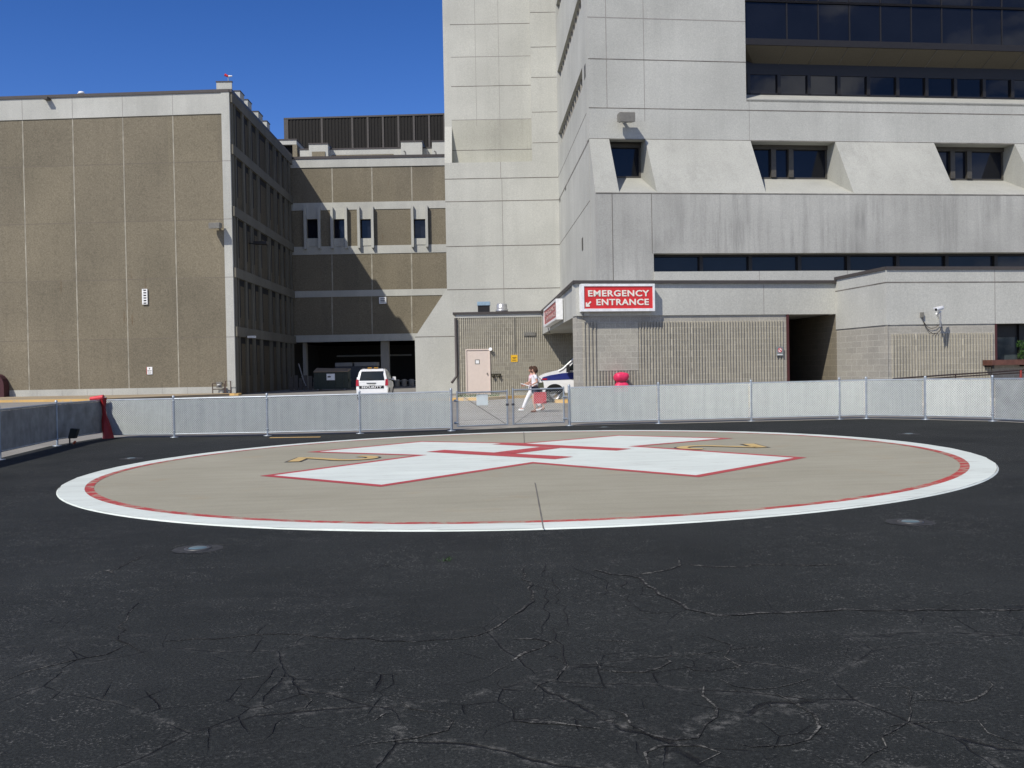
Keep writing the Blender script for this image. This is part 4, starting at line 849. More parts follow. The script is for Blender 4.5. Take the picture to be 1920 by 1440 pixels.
def sign_box(f, a0, a1, z0, z1, dep, lab, arrow, hs=1.):
    t_ = thing('illuminated_sign', f.P((a0+a1)/2, z0, 0), lab, 'sign'); W = a1-a0; Hh = z1-z0; b = .10
    m = MB(); f.wall(m, a0, a1, z0, z1, dep-.06, dep, [(a0+b, a1-b*.8, z0+b, z1-b*.9)]); f.box(m, a0, a1, z0, z1, .03, dep-.06); m.build('cabinet', WPAINT, t_)
    m = MB(); f.box(m, a0+b, a1-b*.8, z0+b, z1-b*.9, dep-.06, dep-.03); m.build('face', RED if arrow else plain('glare-washed red', (.42, .13, .12), .5), t_)  # side sign: sun glare painted as washed-out red and letters
    tx = (f.t[0], f.t[1], 0); tz = (0, 0, 1); sy = Hh/1.02
    wk = (W/2.7)
    for i, (s_, bl) in enumerate((('EMERGENCY', .56), ('ENTRANCE', .235))):
        s0 = a1-.22*wk
        text_mesh('lettering', s_, .315*sy, CRM if arrow else plain('glare-washed letter', (.5, .36, .33), .5), t_, f.P(s0, z0+bl*sy, dep-.022), tx, tz, (.0085 if arrow else .005)*sy, .006, 'RIGHT', wk/sy*(1.17 if i == 0 else 1.13))
    m = MB(); cx, cz, q = a0+.27*wk, z0+.29*sy, .115*sy
    for pl in ([(-1, -1), (.25, -1), (.25, -.55), (-.55, -.55), (-.55, .35), (-1, .35)], [(-.75, -.4), (-.4, -.75), (.75, .45), (.45, .8)]):
        m.extrude([f.P(cx+x*q*wk/sy, cz+y*q, dep-.016 if len(pl) == 6 else dep-.0165) for x, y in pl], np.array(f.P(0, 0, 0))-np.array(f.P(0, 0, .014)))
    if arrow: m.build('arrow', CRM, t_)
    m = MB(); m.tube([f.P(a0+.12, z0-.02, .12), f.P(a0+.1, z0-.25, .06), f.P(a0+.2, z0-.3, .02)], .02); m.build('conduit', GREY, t_)
    return t_
a0, a1, z0, z1_ = CFf.rect(1090.5, 532, 1228, 583.5, .35); sign_box(CFf, a0, a1, z0, z1_, .35, 'red emergency entrance sign with white frame on the front of the canopy', True)
SDr = SD
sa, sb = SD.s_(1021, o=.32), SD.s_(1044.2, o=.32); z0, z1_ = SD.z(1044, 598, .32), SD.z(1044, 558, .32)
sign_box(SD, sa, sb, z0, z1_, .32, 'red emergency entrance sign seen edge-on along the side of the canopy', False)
# ------------------------------------------------------------------ angled block wing at the right
AC = foot(1663, 34.1); AG = Fc(CB, AC); RWf = Fc(AC, foot(1920, 35.0)); RWf = Fc(AC, AC+RWf.t*16)
t = thing('clinic_wing', (*AC, 0), 'low pale concrete wing with an angled face and ribbed block base, at the right', 'building')
ztr = AG.z(1655, 507); zj = RWf.z(1670, 529.5); zcb = RWf.z(1670, 609)
w0, w1 = RWf.s_(1866.5, 650), RWf.s_(2110, 650); zsl = RWf.z(1880, 676)
m = MB(); AG.box(m, 0, AG.len-.7, zcb, ztr, -.5, 0); AG.box(m, AG.len-.7, AG.len, zcb, ztr, -.02, 0); RWf.box(m, 0.0, .8, zcb, ztr, -.02, 0); RWf.box(m, .8, 16, zcb, ztr, -.5, 0)
AG.box(m, 0, AG.len, zj-.022, zj+.022, 0, .004, 1); RWf.box(m, 0, 16, zj-.022, zj+.022, 0, .004, 1)
for k in range(4): s = RWf.s_(1865.5+k*200, 560); RWf.box(m, s-.014, s+.014, zcb, ztr, 0, .003, 2)
m.build('upper_band', [CONC_W, JOINT, JOINT_M], t)
m = MB(); AG.box(m, 0, AG.len-.7, ztr, ztr+.11, -.5, .05); AG.box(m, AG.len-.7, AG.len, ztr, ztr+.11, -.02, .05); RWf.box(m, .0, .8, ztr, ztr+.11, -.02, .05); RWf.box(m, .8, 16, ztr, ztr+.11, -.5, .05); m.prism([tuple(CB+np.array([.1, .1])), tuple(AC+np.array([.1, .1])), RWf.P(15.9, 0, -.1)[:2], RWf.P(16, 0, -10)[:2], tuple(CB+np.array([1, 9]))], ztr-.2, ztr+.02); m.build('roof', FLASH, t)
m = MB(); AG.box(m, 0, AG.len-.7, -.3, zcb-.008, -.5, -.03); AG.box(m, AG.len-.7, AG.len, -.3, zcb-.008, -.05, -.03); RWf.box(m, 0, .8, -.3, zcb-.008, -.05, -.03); RWf.box(m, .8, w0, -.3, zcb-.008, -.5, -.03); RWf.box(m, w0, w1, -.3, zsl, -.5, -.03); RWf.box(m, w1, 16, -.3, zcb-.008, -.5, -.03); m.build('base_wall', BLOCK_G, t)
zrt = RWf.z(1750, 625); m = MB(); r0w = RWf.s_(1672, 660); ribbed(m, RWf, r0w, w0-.06, 0, zrt, -.03); m.build('ribbed_wall', BLOCK, t); m = MB(); ribbed(m, RWf, w1, 16, 0, zrt, -.03); m.build('ribbed_wall', BLOCK, t)
m = MB(); RWf.box(m, w0, w1, zsl, zcb, -.75, -.7); w = m.build('window', plain('grey green window panel', (.055, .07, .075), .12, spec=.5), t)
m = MB(); RWf.box(m, w0, w0+.07, zsl, zcb, -.7, .0); m.build('reveal_trim', plain('maroon trim', (.065, .02, .02), .6), w)
m = MB()
for px in (1910, 1953): s = RWf.s_(px, 640, -.7); RWf.box(m, s-.07, s+.12, zsl, zcb, -.7, -.58)
z = RWf.z(1880, 632, -.7); RWf.box(m, w0+.07, w1, z, z+.5, -.7, -.66); m.build('frame', DARK, w)
# planter and shrub
pl = RWf; s0, s1 = pl.s_(1860, 690, .5), pl.s_(2060, 690, .5); zp0, zp1 = pl.z(1885, 684.5, .5), pl.z(1885, 674.5, .5)
WOODB = plain('brown stained timber', (.115, .05, .035), .6, var=.25)
t2 = thing('window_planter', pl.P((s0+s1)/2, zp0, .2), 'brown timber planter ledge under the dark window at the right edge', 'planter')
m = MB(); pl.box(m, s0, s1, zp0, zp1, 0.0, .5); m.build('trough', WOODB, t2); m = MB()
for s in (s0+.06, s0+1.45, s1-.2): pl.box(m, s, s+.06, zp0-.12, zp0, .36, .46); pl.box(m, s, s+.06, zp0-.06, zp0, 0, .36)
m.build('bracket', DARK, t2)
sc_ = pl.s_(1938, 660, .25); c = np.array(pl.P(sc_, zp1, .25)); t2 = thing('shrub', c, 'bright green conifer shrub in the brown planter at the right edge', 'shrub')
m = MB(); rnd = random.Random(5)
for k in range(9):
    a = rnd.uniform(0, 2*pi); e = c+np.array([cos(a)*.4, sin(a)*.15, rnd.uniform(.3, .6)]); m.tube([c+np.array([0, 0, -.1]), (c+e)/2+np.array([0, 0, .05]), e], [.03, .02, .008], 5)
m.build('stem', plain('bark', (.07, .05, .035), .9), t2)
m = MB(); blobs = [(-.42, 0, .52, .20), (-.28, 0, .30, .26), (-.38, .0, .12, .2), (0, 0, .5, .34), (.3, 0, .4, .34), (.1, 0, .18, .36), (-.12, 0, .68, .16), (.35, 0, .7, .2), (.55, 0, .2, .25)]
for bx_, by_, bz_, r in blobs:
    for _ in range(int(1500*r)):
        v = np.array([rnd.gauss(0, 1) for _ in range(3)]); v /= np.linalg.norm(v); q = c+np.array([bx_, by_, bz_])+v*r*rnd.uniform(.55, 1.06)*np.array([1, .7, .8])
        d = np.array([rnd.gauss(0, 1), rnd.gauss(0, 1), rnd.gauss(.4, 1)]); d /= np.linalg.norm(d); e = np.cross(d, [0, 0, 1.]); e /= (np.linalg.norm(e)+1e-6); l_ = rnd.uniform(.03, .06)
        m.add([q-e*.010, q+e*.010, q+d*l_+e*.004, q+d*l_-e*.004], [(0, 1, 2, 3)], rnd.choice((0, 0, 1)))
m.build('foliage', [plain('bright conifer green', (.06, .15, .02), .7), plain('deep conifer green', (.025, .075, .012), .7)], t2)
# handrail along the ramp
RF = RWf; t2 = thing('ramp_handrail', RF.P(2, 0, 1.2), 'dark double handrail climbing to the right in front of the ribbed wall', 'handrail'); o = 1.3
PIPE = plain('dark painted pipe', (.05, .035, .03), .35, .3, .5)
P_ = lambda px, py: RF.P(*RF.sz(px, py, o), o)
m = MB(); m.tube([P_(1671, 722), P_(1672, 713), P_(1675, 710), P_(1791, 702), P_(1859, 698), P_(1921, 693.5), P_(2060, 685)], .026); m.build('top_rail', PIPE, t2)
m = MB(); m.tube([P_(1692, 718), P_(1745, 710), P_(1791, 706.5), P_(1921, 698.5), P_(2060, 690)], .022); m.build('lower_rail', PIPE, t2)
for px, py, mt in ((1692, 709, PIPE), (1791.5, 702, PIPE), (1914, 694, plain('red oxide post', (.25, .04, .03), .5)), (2040, 687, PIPE)):
    m = MB(); q = P_(px, py); m.tube([(q[0], q[1], -.1), q], .026 if px != 1914 else .045); m.build('post', mt, t2)
m = MB(); a, b = P_(1680, 740), P_(2060, 722)                                    # ramp slab under the rail
q0 = RF.P(RF.s_(1690, o=o), 0, .1); q1 = RF.P(16, 0, .1); q2 = RF.P(16, 0, 1.5); q3 = RF.P(RF.s_(1690, o=o), 0, 1.5)
m.hexa([(q[0], q[1], -.05) for q in (q3, q2, q1, q0)]+[(q3[0], q3[1], .12), (q2[0], q2[1], .75), (q1[0], q1[1], .75), (q0[0], q0[1], .12)]); tag(m.build('ramp', WALK), kind='structure')
# security camera, box, cable
s_, z_ = RWf.sz(1761, 600); t2 = thing('security_camera', RWf.P(s_, z_, 0), 'white security camera on a bracket on the pale concrete band', 'camera')
def Q(px, py, o): s, z = RWf.sz(px, py, o); return np.array(RWf.P(s, z, o))
m = MB(); a = Q(1755, 580.5, .75); b = Q(1767.5, 577.5, .42); m.tube([a, a+(b-a)*.1, a+(b-a)*.8, b], [.055, .062, .062, .045], 12)
d = np.array([0, 0, .055]); n = np.array([.05, .02, 0]); m.hexa([a-n+d*.9-(b-a)*.25, a+n+d*.9-(b-a)*.25, b+n+d*.9, b-n+d*.9, a-n+d*1.35-(b-a)*.25, a+n+d*1.35-(b-a)*.25, b+n+d*1.35, b-n+d*1.35]); m.build('housing', WPAINT, t2)
m = MB(); m.tube([a-(b-a)*.012, a+(b-a)*.02], .045, 12); m.build('lens', BLACK, t2)
m = MB(); k0 = Q(1758.5, 589, .55); k1 = Q(1761, 600, .05); m.tube([(a+b)/2-d, k0, Q(1764, 584, .5)], .03); m.tube([Q(1756, 588, .5), Q(1762, 598, .05)], .032); m.tube([Q(1763.5, 584, .48), Q(1763, 612, .05)], .03); m.build('bracket', WPAINT, t2)
s_, z_ = RWf.sz(1731, 592); t2 = thing('junction_box', RWf.P(s_, z_, 0), 'small grey junction box on the wall left of the security camera', 'junction box')
m = MB(); RWf.pbox(m, 1727.8, 585.5, 1732.8, 595, .0, .09); m.build('box', GREY, t2)
pts = [Q(1730.5, 595, .04)]+[Q(x, y, .03) for x, y in ((1731, 602), (1735, 611), (1741, 620), (1748, 625), (1757, 625), (1763, 619), (1765, 612))]
m = MB(); m.tube(pts, .012, 6); m.tube([Q(x, y, .025) for x, y in ((1732, 603), (1738, 612), (1746, 616), (1755, 614), (1762, 607))], .009, 6); m.build('cable', plain('dark cable', (.05, .04, .035), .6), t2)
# red bag over the wall hydrant
s_, z_ = CFf.sz(1162, 730); t2 = thing('hydrant_cover', CFf.P(s_, z_, .1), 'crumpled pink-red bag tied over a hydrant on the ribbed wall', 'bag')
REDB = plain('pink red vinyl', (.70, .035, .11), .45, var=.15, sc=14)
m = MB(); rnd = random.Random(2); zc_ = CFf.z(1162, 711); zc2 = CFf.z(1162, 697.5); rw = (CFf.s_(1175)-CFf.s_(1151))/2
rings = [(0, .1), (.06, .72), (.14, .95), (.34, 1.05), (.55, 1.0), (.68, .78), (.78, .62), (.86, .75), (1.0, .95), (1.25, 1.0), (1.55, .9)]
vs = []; n = 18; H_ = (zc2-zc_)/.55
for f_, r in rings:
    for k in range(n):
        a = 2*pi*k/n; ww = r*(1+.09*sin(3*a+f_*5)+rnd.uniform(-.05, .05)); sq = 1/max(abs(cos(a)), abs(sin(a)))**.75; s = s_+cos(a)*rw*ww*sq; o = .24+sin(a)*.2*ww*sq; vs.append(CFf.P(s, zc2-f_*H_*.95+rnd.uniform(-.015, .015)-.02*abs(cos(a)), o))
m.add(vs, [(i*n+k, i*n+(k+1) % n, (i+1)*n+(k+1) % n, (i+1)*n+k) for i in range(len(rings)-1) for k in range(n)]); m.add(vs[:n], [tuple(range(n))]); m.sm = [True]*len(m.f); m.build('cover', REDB, t2)
m = MB(); zt_ = zc2-.78*H_*.95; m.tube([CFf.P(s_+cos(a)*rw*.70, zt_, .24+sin(a)*.16) for a in np.linspace(0, 2*pi, 19)], .014, 6); m.build('tie', plain('dark strap', (.10, .02, .03), .7), t2)

# ------------------------------------------------------------------ chain-link fences with slats
_m = NT('pale grey slat', .5, .4); _c = _m.mix(_m.ramp(_m.noise(7, 3, _m.map((1, 1, .04)), .8), .3, .7), (.245, .27, .262), (.335, .36, .345)); _c = _m.mix(_m.ramp(_m.noise(.8, 4), .5, .75, 0, .3), _c, (.21, .215, .20)); _m.color(_c); SLAT = _m.mat; WIRE = plain('chain link wire', (.53, .57, .56), .4, .4, .5)
SLAT2 = plain('grey slat', (.27, .285, .275), .55, var=.25, sc=2.5)
HT = 1.07
def gpt(p, h=0.): return np.array([p[0], p[1], gz(p[0], p[1])+h])
def meshwork(m, a, b, z0, z1, r=.0029, pitch=.063, off=.02, toward=-1):
    a = np.array(a[:2]); b = np.array(b[:2]); L_ = np.linalg.norm(b-a); t = (b-a)/L_; n = np.array([t[1], -t[0]])*off*toward
    hh = z1-z0; g0 = gz(*a); g1 = gz(*b)
    def Pt(s, z): p = a+t*s+n; return np.array([p[0], p[1], g0+(g1-g0)*s/L_+z])
    k = -hh
    while k < L_:
        for sgn in (1, -1):
            s0, s1 = (k, k+hh) if sgn == 1 else (k+hh, k); u0, u1 = z0, z1
            A0 = np.array([s0, u0]); B0 = np.array([s1, u1])
            lo, hi = 0., 1.
            ds = s1-s0
            for lim, sg_ in ((0, 1), (L_, -1)):
                f0 = (lim-s0)/ds
                if (ds > 0) == (sg_ == 1): lo = max(lo, f0)
                else: hi = min(hi, f0)
            if hi-lo > .02: m.tube([Pt(s0+ds*lo, u0+(u1-u0)*lo), Pt(s0+ds*hi, u0+(u1-u0)*hi)], r, 3, 0, False, False)
        k += pitch
def fence(pts, name, lab, slat, gap=.09, ends=(1, 1), double=()):
    t_ = thing(name, gpt(pts[0]), lab, 'fence', 'slatted chain-link fences round the pad'); n = len(pts)
    for i in range(n):
        if (i == 0 and not ends[0]) or (i == n-1 and not ends[1]): continue
        m = MB(); p = gpt(pts[i]); m.tube([p-np.array([0, 0, .1]), p+np.array([0, 0, HT+.035])], .036 if i in double else .028, 10); m.lathe(p+np.array([0, 0, HT+.03]), [(.038, 0), (.034, .03), (0, .05)], 10); m.lathe(p, [(.11, .0), (.11, .012), (.036, .018)], 12)
        po = m.build('post', GALV, t_)
        m = MB()
        for h in (.16, HT-.1): m.lathe(p+np.array([0, 0, h]), [(.034, 0), (.041, .005), (.041, .03), (.034, .035)], 10)
        m.build('tension_band', GALV, po)
    for i in range(n-1):
        a, b = pts[i], pts[i+1]; A, B = gpt(a), gpt(b)
        m = MB(); m.tube([A+np.array([0, 0, HT-.02]), B+np.array([0, 0, HT-.02])], .023, 8); m.build('top_rail', GALV, t_)
        m = MB(); m.tube([A+np.array([0, 0, gap]), B+np.array([0, 0, gap])], .018, 8); m.build('bottom_rail', GALV, t_)
        m = MB(); L_ = np.linalg.norm(np.array(b)-np.array(a)); tt = (np.array(b)-np.array(a))/L_; s = .05
        while s < L_-.06:
            q = np.array(a)+tt*s; w = .026; z0 = gz(*q); e = tt*w; nn = np.array([tt[1], -tt[0]])*.003; jx = random.uniform(-.006, .006)
            qs = [q-e-nn, q+e-nn, q+e+nn, q-e+nn]; m.hexa([(x[0]+nn[0]*jx*50, x[1], z0+gap+.01) for x in qs]+[(x[0], x[1], z0+HT-.05+jx) for x in qs]); s += .0565
        m.build('slat_panel', slat, t_)
        m = MB(); meshwork(m, a, b, gap+.01, HT-.02, toward=1); m.build('wire_mesh', WIRE, t_)
    return t_
fence(FB, 'slatted_fence', 'chain-link fence with pale slats along the back, left of the gate', SLAT, double=(1, 4))
fence(FR, 'slatted_fence', 'chain-link fence with pale slats along the back, right of the gate', SLAT, gap=.10, double=(0, 4, 5))
fence(FE, 'slatted_fence', 'grey slatted fence panel turning toward the viewer at the right edge', SLAT2, gap=.06, ends=(0, 1))
fence(FL, 'slatted_fence', 'shaded dark slatted fence running along the left side with a gap below it', plain('shade-darkened fence slat', (.24, .24, .22), .6, var=.3, sc=3), gap=.17, ends=(0, 1))  # darker slat copy, the shade of this side is in its colour
# corner post of the side panel near px 327
# gate: two leaves
GA, GB = np.array([-.76, 26.42]), np.array([2.28, 27.02]); gt = (GB-GA)/np.linalg.norm(GB-GA)
for k, (sa, sb, lab, d) in enumerate(((.06, 1.44, 'left leaf of the open-mesh gate, carrying the white plate', 1), (1.60, np.linalg.norm(GB-GA)-.06, 'right leaf of the open-mesh gate, carrying the red plate', -1))):
    a, b = GA+gt*sa, GA+gt*sb; g0, g1 = .09, HT-.06 if k == 0 else HT-.03; t_ = thing('gate', gpt(a), lab, 'gate', 'gate leaves in the back fence'); A, B = gpt(a), gpt(b); U3 = lambda p, h: p+np.array([0, 0, h])
    m = MB(); m.tube([U3(A, g0), U3(A, g1+.05)], .021); m.tube([U3(B, g0), U3(B, g1+.05)], .021); m.tube([U3(A, g0+.02), U3(B, g0+.02)], .016); m.tube([U3(A, g1), U3(B, g1)], .021); m.build('frame', GALV, t_)
    m = MB(); m.tube([U3(A if d > 0 else B, g1), U3(B if d > 0 else A, g0)], .006, 6); m.build('brace_rod', plain('dark steel', (.12, .12, .12), .5, .5), t_)
    m = MB(); meshwork(m, a, b, g0+.02, g1, r=.0017); m.build('wire_mesh', WIRE, t_)
    h = A if d > 0 else B; m = MB()
    for z in (.2, .8): m = MB(); m.tube([U3(h, z)-np.array([*gt, 0])*.09*d, U3(h, z)+np.array([*gt, 0])*.03*d], .03, 8); m.build('hinge', GALV, t_)
    m = MB(); h = B if d > 0 else A; m.lathe(U3(h, .62), [(.03, 0), (.045, .01), (.045, .05), (.03, .06)], 8); m.build('latch', plain('dark latch', (.08, .08, .09), .5, .5), t_)
GF = Fc(GA, GB)
for px0, py0, px1, py1, mt, lab in ((893.5, 739.5, 915, 760, plain('white plate', (.62, .68, .67), .5, var=.03), 'small blank white plate wired to the left gate leaf'), (1001, 735, 1024.5, 756.5, plain('red plate', (.62, .035, .05), .45, var=.04), 'small red plate wired to the right gate leaf')):
    a0, a1, z0, z1_ = GF.rect(px0, py0, px1, py1, -.03); t_ = thing('gate_plate', GF.P((a0+a1)/2, z0, -.03), lab, 'sign'); m = MB(); GF.box(m, a0, a1, z0, z1_, -.035, -.03); m.build('plate', mt, t_)
    m = MB(); 
    for a_ in (a0+.03, a1-.03):
        for z_ in (z0+.03, z1_-.03): m.tube([GF.P(a_, z_, -.04), GF.P(a_, z_, .02)], .006, 6)
    m.build('wire_tie', GALV, t_)
# red vinyl over the corner, lamp on the side fence
c = gpt((-10.50, 27.45)); t_ = thing('red_barrier_sleeve', c, 'red vinyl sleeve hanging down the corner post of the left fence', 'barrier sleeve')
m = MB(); vs = []; rnd = random.Random(8); n = 14
for f_, r in ((1.13, .02), (1.12, .10), (1.06, .085), (.85, .045), (.66, .06), (.5, .09), (.3, .12), (.12, .135), (.0, .15)):
    for k in range(n): a = 2*pi*k/n; rr = r*(1+.18*sin(3*a+f_*6)+rnd.uniform(-.06, .06)); vs.append(c+np.array([rr*cos(a)*1.0+.1*(1-f_)+.02, rr*sin(a)*.8-.06, f_]))
m.add(vs, [(i*n+k, i*n+(k+1) % n, (i+1)*n+(k+1) % n, (i+1)*n+k) for i in range(8) for k in range(n)]); m.build('sleeve', plain('red vinyl', (.27, .012, .012), .5, var=.2, sc=8), t_)
m = MB(); m.tube([c+np.array([-.33, -.05, HT+.03]), c+np.array([.05, -.1, HT+.07])], [.05, .07], 8); m.build('top_flap', plain('sun-brightened red vinyl', (.6, .05, .06), .5), t_)  # brighter copy of the red; sunlight on the flap is in its colour
p = np.array([-10.42, 25.0, 0]); p[2] = gz(p[0], p[1]); t_ = thing('ground_floodlight', p, 'small dark floodlight on a stub at the foot of the left fence', 'floodlight')
m = MB(); m.tube([p, p+np.array([0, 0, .2])], .02); m.lathe(p, [(.09, 0), (.09, .02), (0, .03)], 12); m.build('stub', DARK, t_)
m = MB(); m.hexa([p+np.array(v) for v in ((-.02, -.06, .17), (.16, -.08, .17), (.16, .06, .17), (-.02, .06, .17), (.03, -.02, .42), (.22, -.06, .40), (.22, .1, .40), (.03, .12, .42))]); m.build('housing', plain('dark green housing', (.02, .025, .02), .5), t_)
m = MB(); m.tube([p+np.array([.12, -.05, .05]), p+np.array([.17, -.08, .09])], .03, 8); m.build('plug', plain('orange plug', (.5, .12, .05), .5), t_)

# ------------------------------------------------------------------ vehicles
TYRE = plain('tyre rubber', (.018, .018, .018), .8); RIMM = plain('alloy', (.45, .45, .45), .35, .7); CARW = plain('white car paint', (.80, .81, .80), .25, var=.03, spec=.6)
CGL = glass('car glass', (.012, .016, .018), .04); REDL = plain('red tail lamp', (.38, .01, .015), .2, spec=.6); AMB = plain('amber lens', (.38, .19, .02), .3); CHR = plain('chrome', (.6, .6, .6), .2, .9)
def wheel(t_, x, y, r, w, side, name='wheel'):
    o = bpy.data.objects.new(name, None)
    m = MB(); n = 28; prof = [(-w/2, r*.62), (-w/2, r*.93), (-w*.38, r), (w*.38, r), (w/2, r*.93), (w/2, r*.62)]
    vs = [(x+px_, y+rr*cos(2*pi*k/n), r+rr*sin(2*pi*k/n)) for px_, rr in prof for k in range(n)]
    m.add(vs, [(i*n+k, i*n+(k+1) % n, (i+1)*n+(k+1) % n, (i+1)*n+k) for i in range(5) for k in range(n)], 0, True)
    tw = m.build(name, TYRE, t_)
    m = MB(); xo = x+side*w*.42; vs = [(xo-side*.02, y+r*.62*cos(2*pi*k/n), r+r*.62*sin(2*pi*k/n)) for k in range(n)]; m.add(vs, [tuple(range(n))], 1)
    for k in range(5):
        a = 2*pi*k/5+.3; e = np.array([0, cos(a), sin(a)]); f = np.array([0, -sin(a), cos(a)]); c0 = np.array([xo, y, r])
        m.hexa([c0+e*r*.1-f*.05, c0+e*r*.6-f*.07, c0+e*r*.6+f*.07, c0+e*r*.1+f*.05]+[c0+np.array([side*.02, 0, 0])+v for v in (e*r*.1-f*.04, e*r*.6-f*.05, e*r*.6+f*.05, e*r*.1+f*.04)], 0)
    m.tube([(xo, y, r), (xo+side*.035, y, r)], [r*.2, r*.15], 12, 0); m.build('rim', [RIMM, BLACK], tw)
def loft(st, mats, mi=0, close=True):                    # st: list of (y, [(x,z) half section from bottom centre to top centre])
    m = MB(); k = len(st[0][1]); R = []
    for y, h in st:
        R.append([(x, y, z) for x, z in h]+[(-x, y, z) for x, z in h[::-1]])
    n = len(R[0]); m.add([v for r in R for v in r], [(i*n+j, i*n+(j+1) % n, (i+1)*n+(j+1) % n, (i+1)*n+j) for i in range(len(R)-1) for j in range(n)], mi)
    m.add(R[0], [tuple(range(n))], mi); m.add(R[-1], [tuple(range(n-1, -1, -1))], mi); return m
# security SUV, tail toward the camera
g = foot(697, 55); sv = local_thing('parked_car', (g[0], g[1], 0), 'white security car with an amber roof bar, parked tail-on before the undercroft', 'car', rot=radians(.5))
def sec(w, zb, zm, zs, zr, wr): return [(w*.86, zb), (w*.97, zb+.12), (w, zm), (w*.985, zs-.08), (w*.95, zs), (wr+.045, zr-.10), (wr, zr-.03), (wr*.82, zr+.01)]
st = [(.0, sec(.80, .42, .62, 1.02, 1.03, .78)), (.03, sec(.88, .30, .64, 1.05, 1.10, .80)), (.12, sec(.90, .28, .68, 1.06, 1.38, .76)), (.30, sec(.905, .27, .7, 1.06, 1.66, .70)), (.55, sec(.905, .27, .7, 1.06, 1.73, .68)), (1.6, sec(.905, .27, .7, 1.05, 1.74, .68)), (2.3, sec(.905, .27, .7, 1.04, 1.70, .66)),
      (2.75, sec(.905, .27, .7, 1.03, 1.40, .68)), (3.15, sec(.90, .27, .7, 1.02, 1.10, .74)), (3.9, sec(.88, .28, .7, .98, 1.0, .72)), (4.3, sec(.84, .32, .6, .88, .90, .66)), (4.42, sec(.74, .42, .55, .74, .78, .6))]
b = loft(st, CARW).build('body', CARW, sv)
m = MB(); m.hexa([(-.70, -.0, 1.10), (.70, -.0, 1.10), (.70, .25, 1.10), (-.70, .25, 1.10), (-.60, .19, 1.60), (.60, .19, 1.60), (.60, .4, 1.60), (-.60, .4, 1.60)]); m.build('rear_window', CGL, sv)
for s in (-1, 1):
    m = MB()
    for y0, y1 in ((.45, 1.15), (1.22, 1.95), (2.02, 2.6)):
        x0, x1 = .905*.955, .735; yb1 = y1 if y1 < 2.5 else 2.75; yt1 = y1 if y1 < 2.5 else 2.35
        q = [(s*(x0), y0, 1.08), (s*x0, yb1, 1.07), (s*(x1), yt1, 1.60), (s*(x1), y0+.05, 1.62)]; m.extrude(q, (s*.012, 0, .004))
    m.build('side_window', CGL, sv)
    m = MB(); m.hexa([(s*.73, -.03, .80), (s*.90, -.01, .80), (s*.925, .25, .80), (s*.73, .1, .80), (s*.75, .0, 1.16), (s*.88, .03, 1.16), (s*.90, .28, 1.16), (s*.75, .2, 1.16)]); m.build('tail_light', REDL, sv)
    m = MB(); m.tube([(s*.86, 2.55, 1.12), (s*1.02, 2.52, 1.16)], .03, 8); m.hexa([(s*.96-.02, 2.45, 1.08), (s*1.14, 2.47, 1.08), (s*1.14, 2.56, 1.08), (s*.96, 2.58, 1.08), (s*.96-.02, 2.45, 1.28), (s*1.13, 2.47, 1.27), (s*1.13, 2.56, 1.27), (s*.96, 2.58, 1.28)]); m.build('wing_mirror', CARW, sv)
    wheel(sv, s*.80, .78, .355, .22, s); wheel(sv, s*.80, 3.42, .355, .22, s)
m = MB(); m.hexa([(-.86, -.05, .36), (.86, -.05, .36), (.88, .2, .36), (-.88, .2, .36), (-.87, -.05, .62), (.87, -.05, .62), (.89, .2, .62), (-.89, .2, .62)]); m.build('bumper', CARW, sv)
m = MB(); m.hexa([(-.72, -.018, .64), (.66, -.018, .64), (.66, .02, .64), (-.72, .02, .64), (-.72, -.012, .80), (.66, -.012, .80), (.66, .02, .80), (-.72, .02, .80)]); bp = m.build('dark_band', DARK, sv)
text_mesh('lettering', 'SECURITY', .15, WPAINT, bp, (-.03, -.020, .67), (1, 0, 0), (0, 0, 1), .004, .002, 'CENTER', 1.55)
m = MB(); m.box(-.3, .22, -.035, .02, .93, .965); m.build('chrome_strip', DARK, sv); m = MB(); m.box(-.16, .16, -.012, .03, .83, .92); m.build('number_plate', plain('number plate', (.6, .6, .55), .5), sv)
m = MB(); m.box(-.28, -.06, .5, .68, 1.77, 1.83); m.box(.08, .30, .5, .68, 1.77, 1.83); m.build('amber_light_bar', AMB, sv); m = MB(); m.box(-.42, .42, .55, .68, 1.73, 1.775); m.build('light_bar_base', DARK, sv)
for s in (-1, 1): m = MB(); m.tube([(s*.62, .6, 1.73), (s*.62, .7, 1.79), (s*.62, 2.2, 1.77), (s*.62, 2.3, 1.70)], .018, 6); m.build('roof_rail', DARK, sv)
m = MB(); m.tube([(.02, -.015, 1.14), (-.32, .06, 1.27)], .012, 5); m.build('rear_wiper', DARK, sv)
m = MB(); m.hexa([(-.62, .16, 1.61), (.62, .16, 1.61), (.62, .40, 1.66), (-.62, .40, 1.66), (-.60, .17, 1.66), (.60, .17, 1.66), (.60, .45, 1.72), (-.60, .45, 1.72)]); m.build('rear_spoiler', CARW, sv)
for s in (-1, 1):
    for yy in (1.185, 2.0): m = MB(); m.box(s*.905-.006, s*.905+.006, yy-.006, yy+.006, .42, 1.04); m.build('door_gap', BLACK, sv)
# ambulance van, nose to the left, driving lane under the canopy
g = foot(1007.5, 46); av = local_thing('ambulance', (g[0], g[1], 0), 'white ambulance van with a blue side stripe, its nose sticking out from under the canopy', 'ambulance')
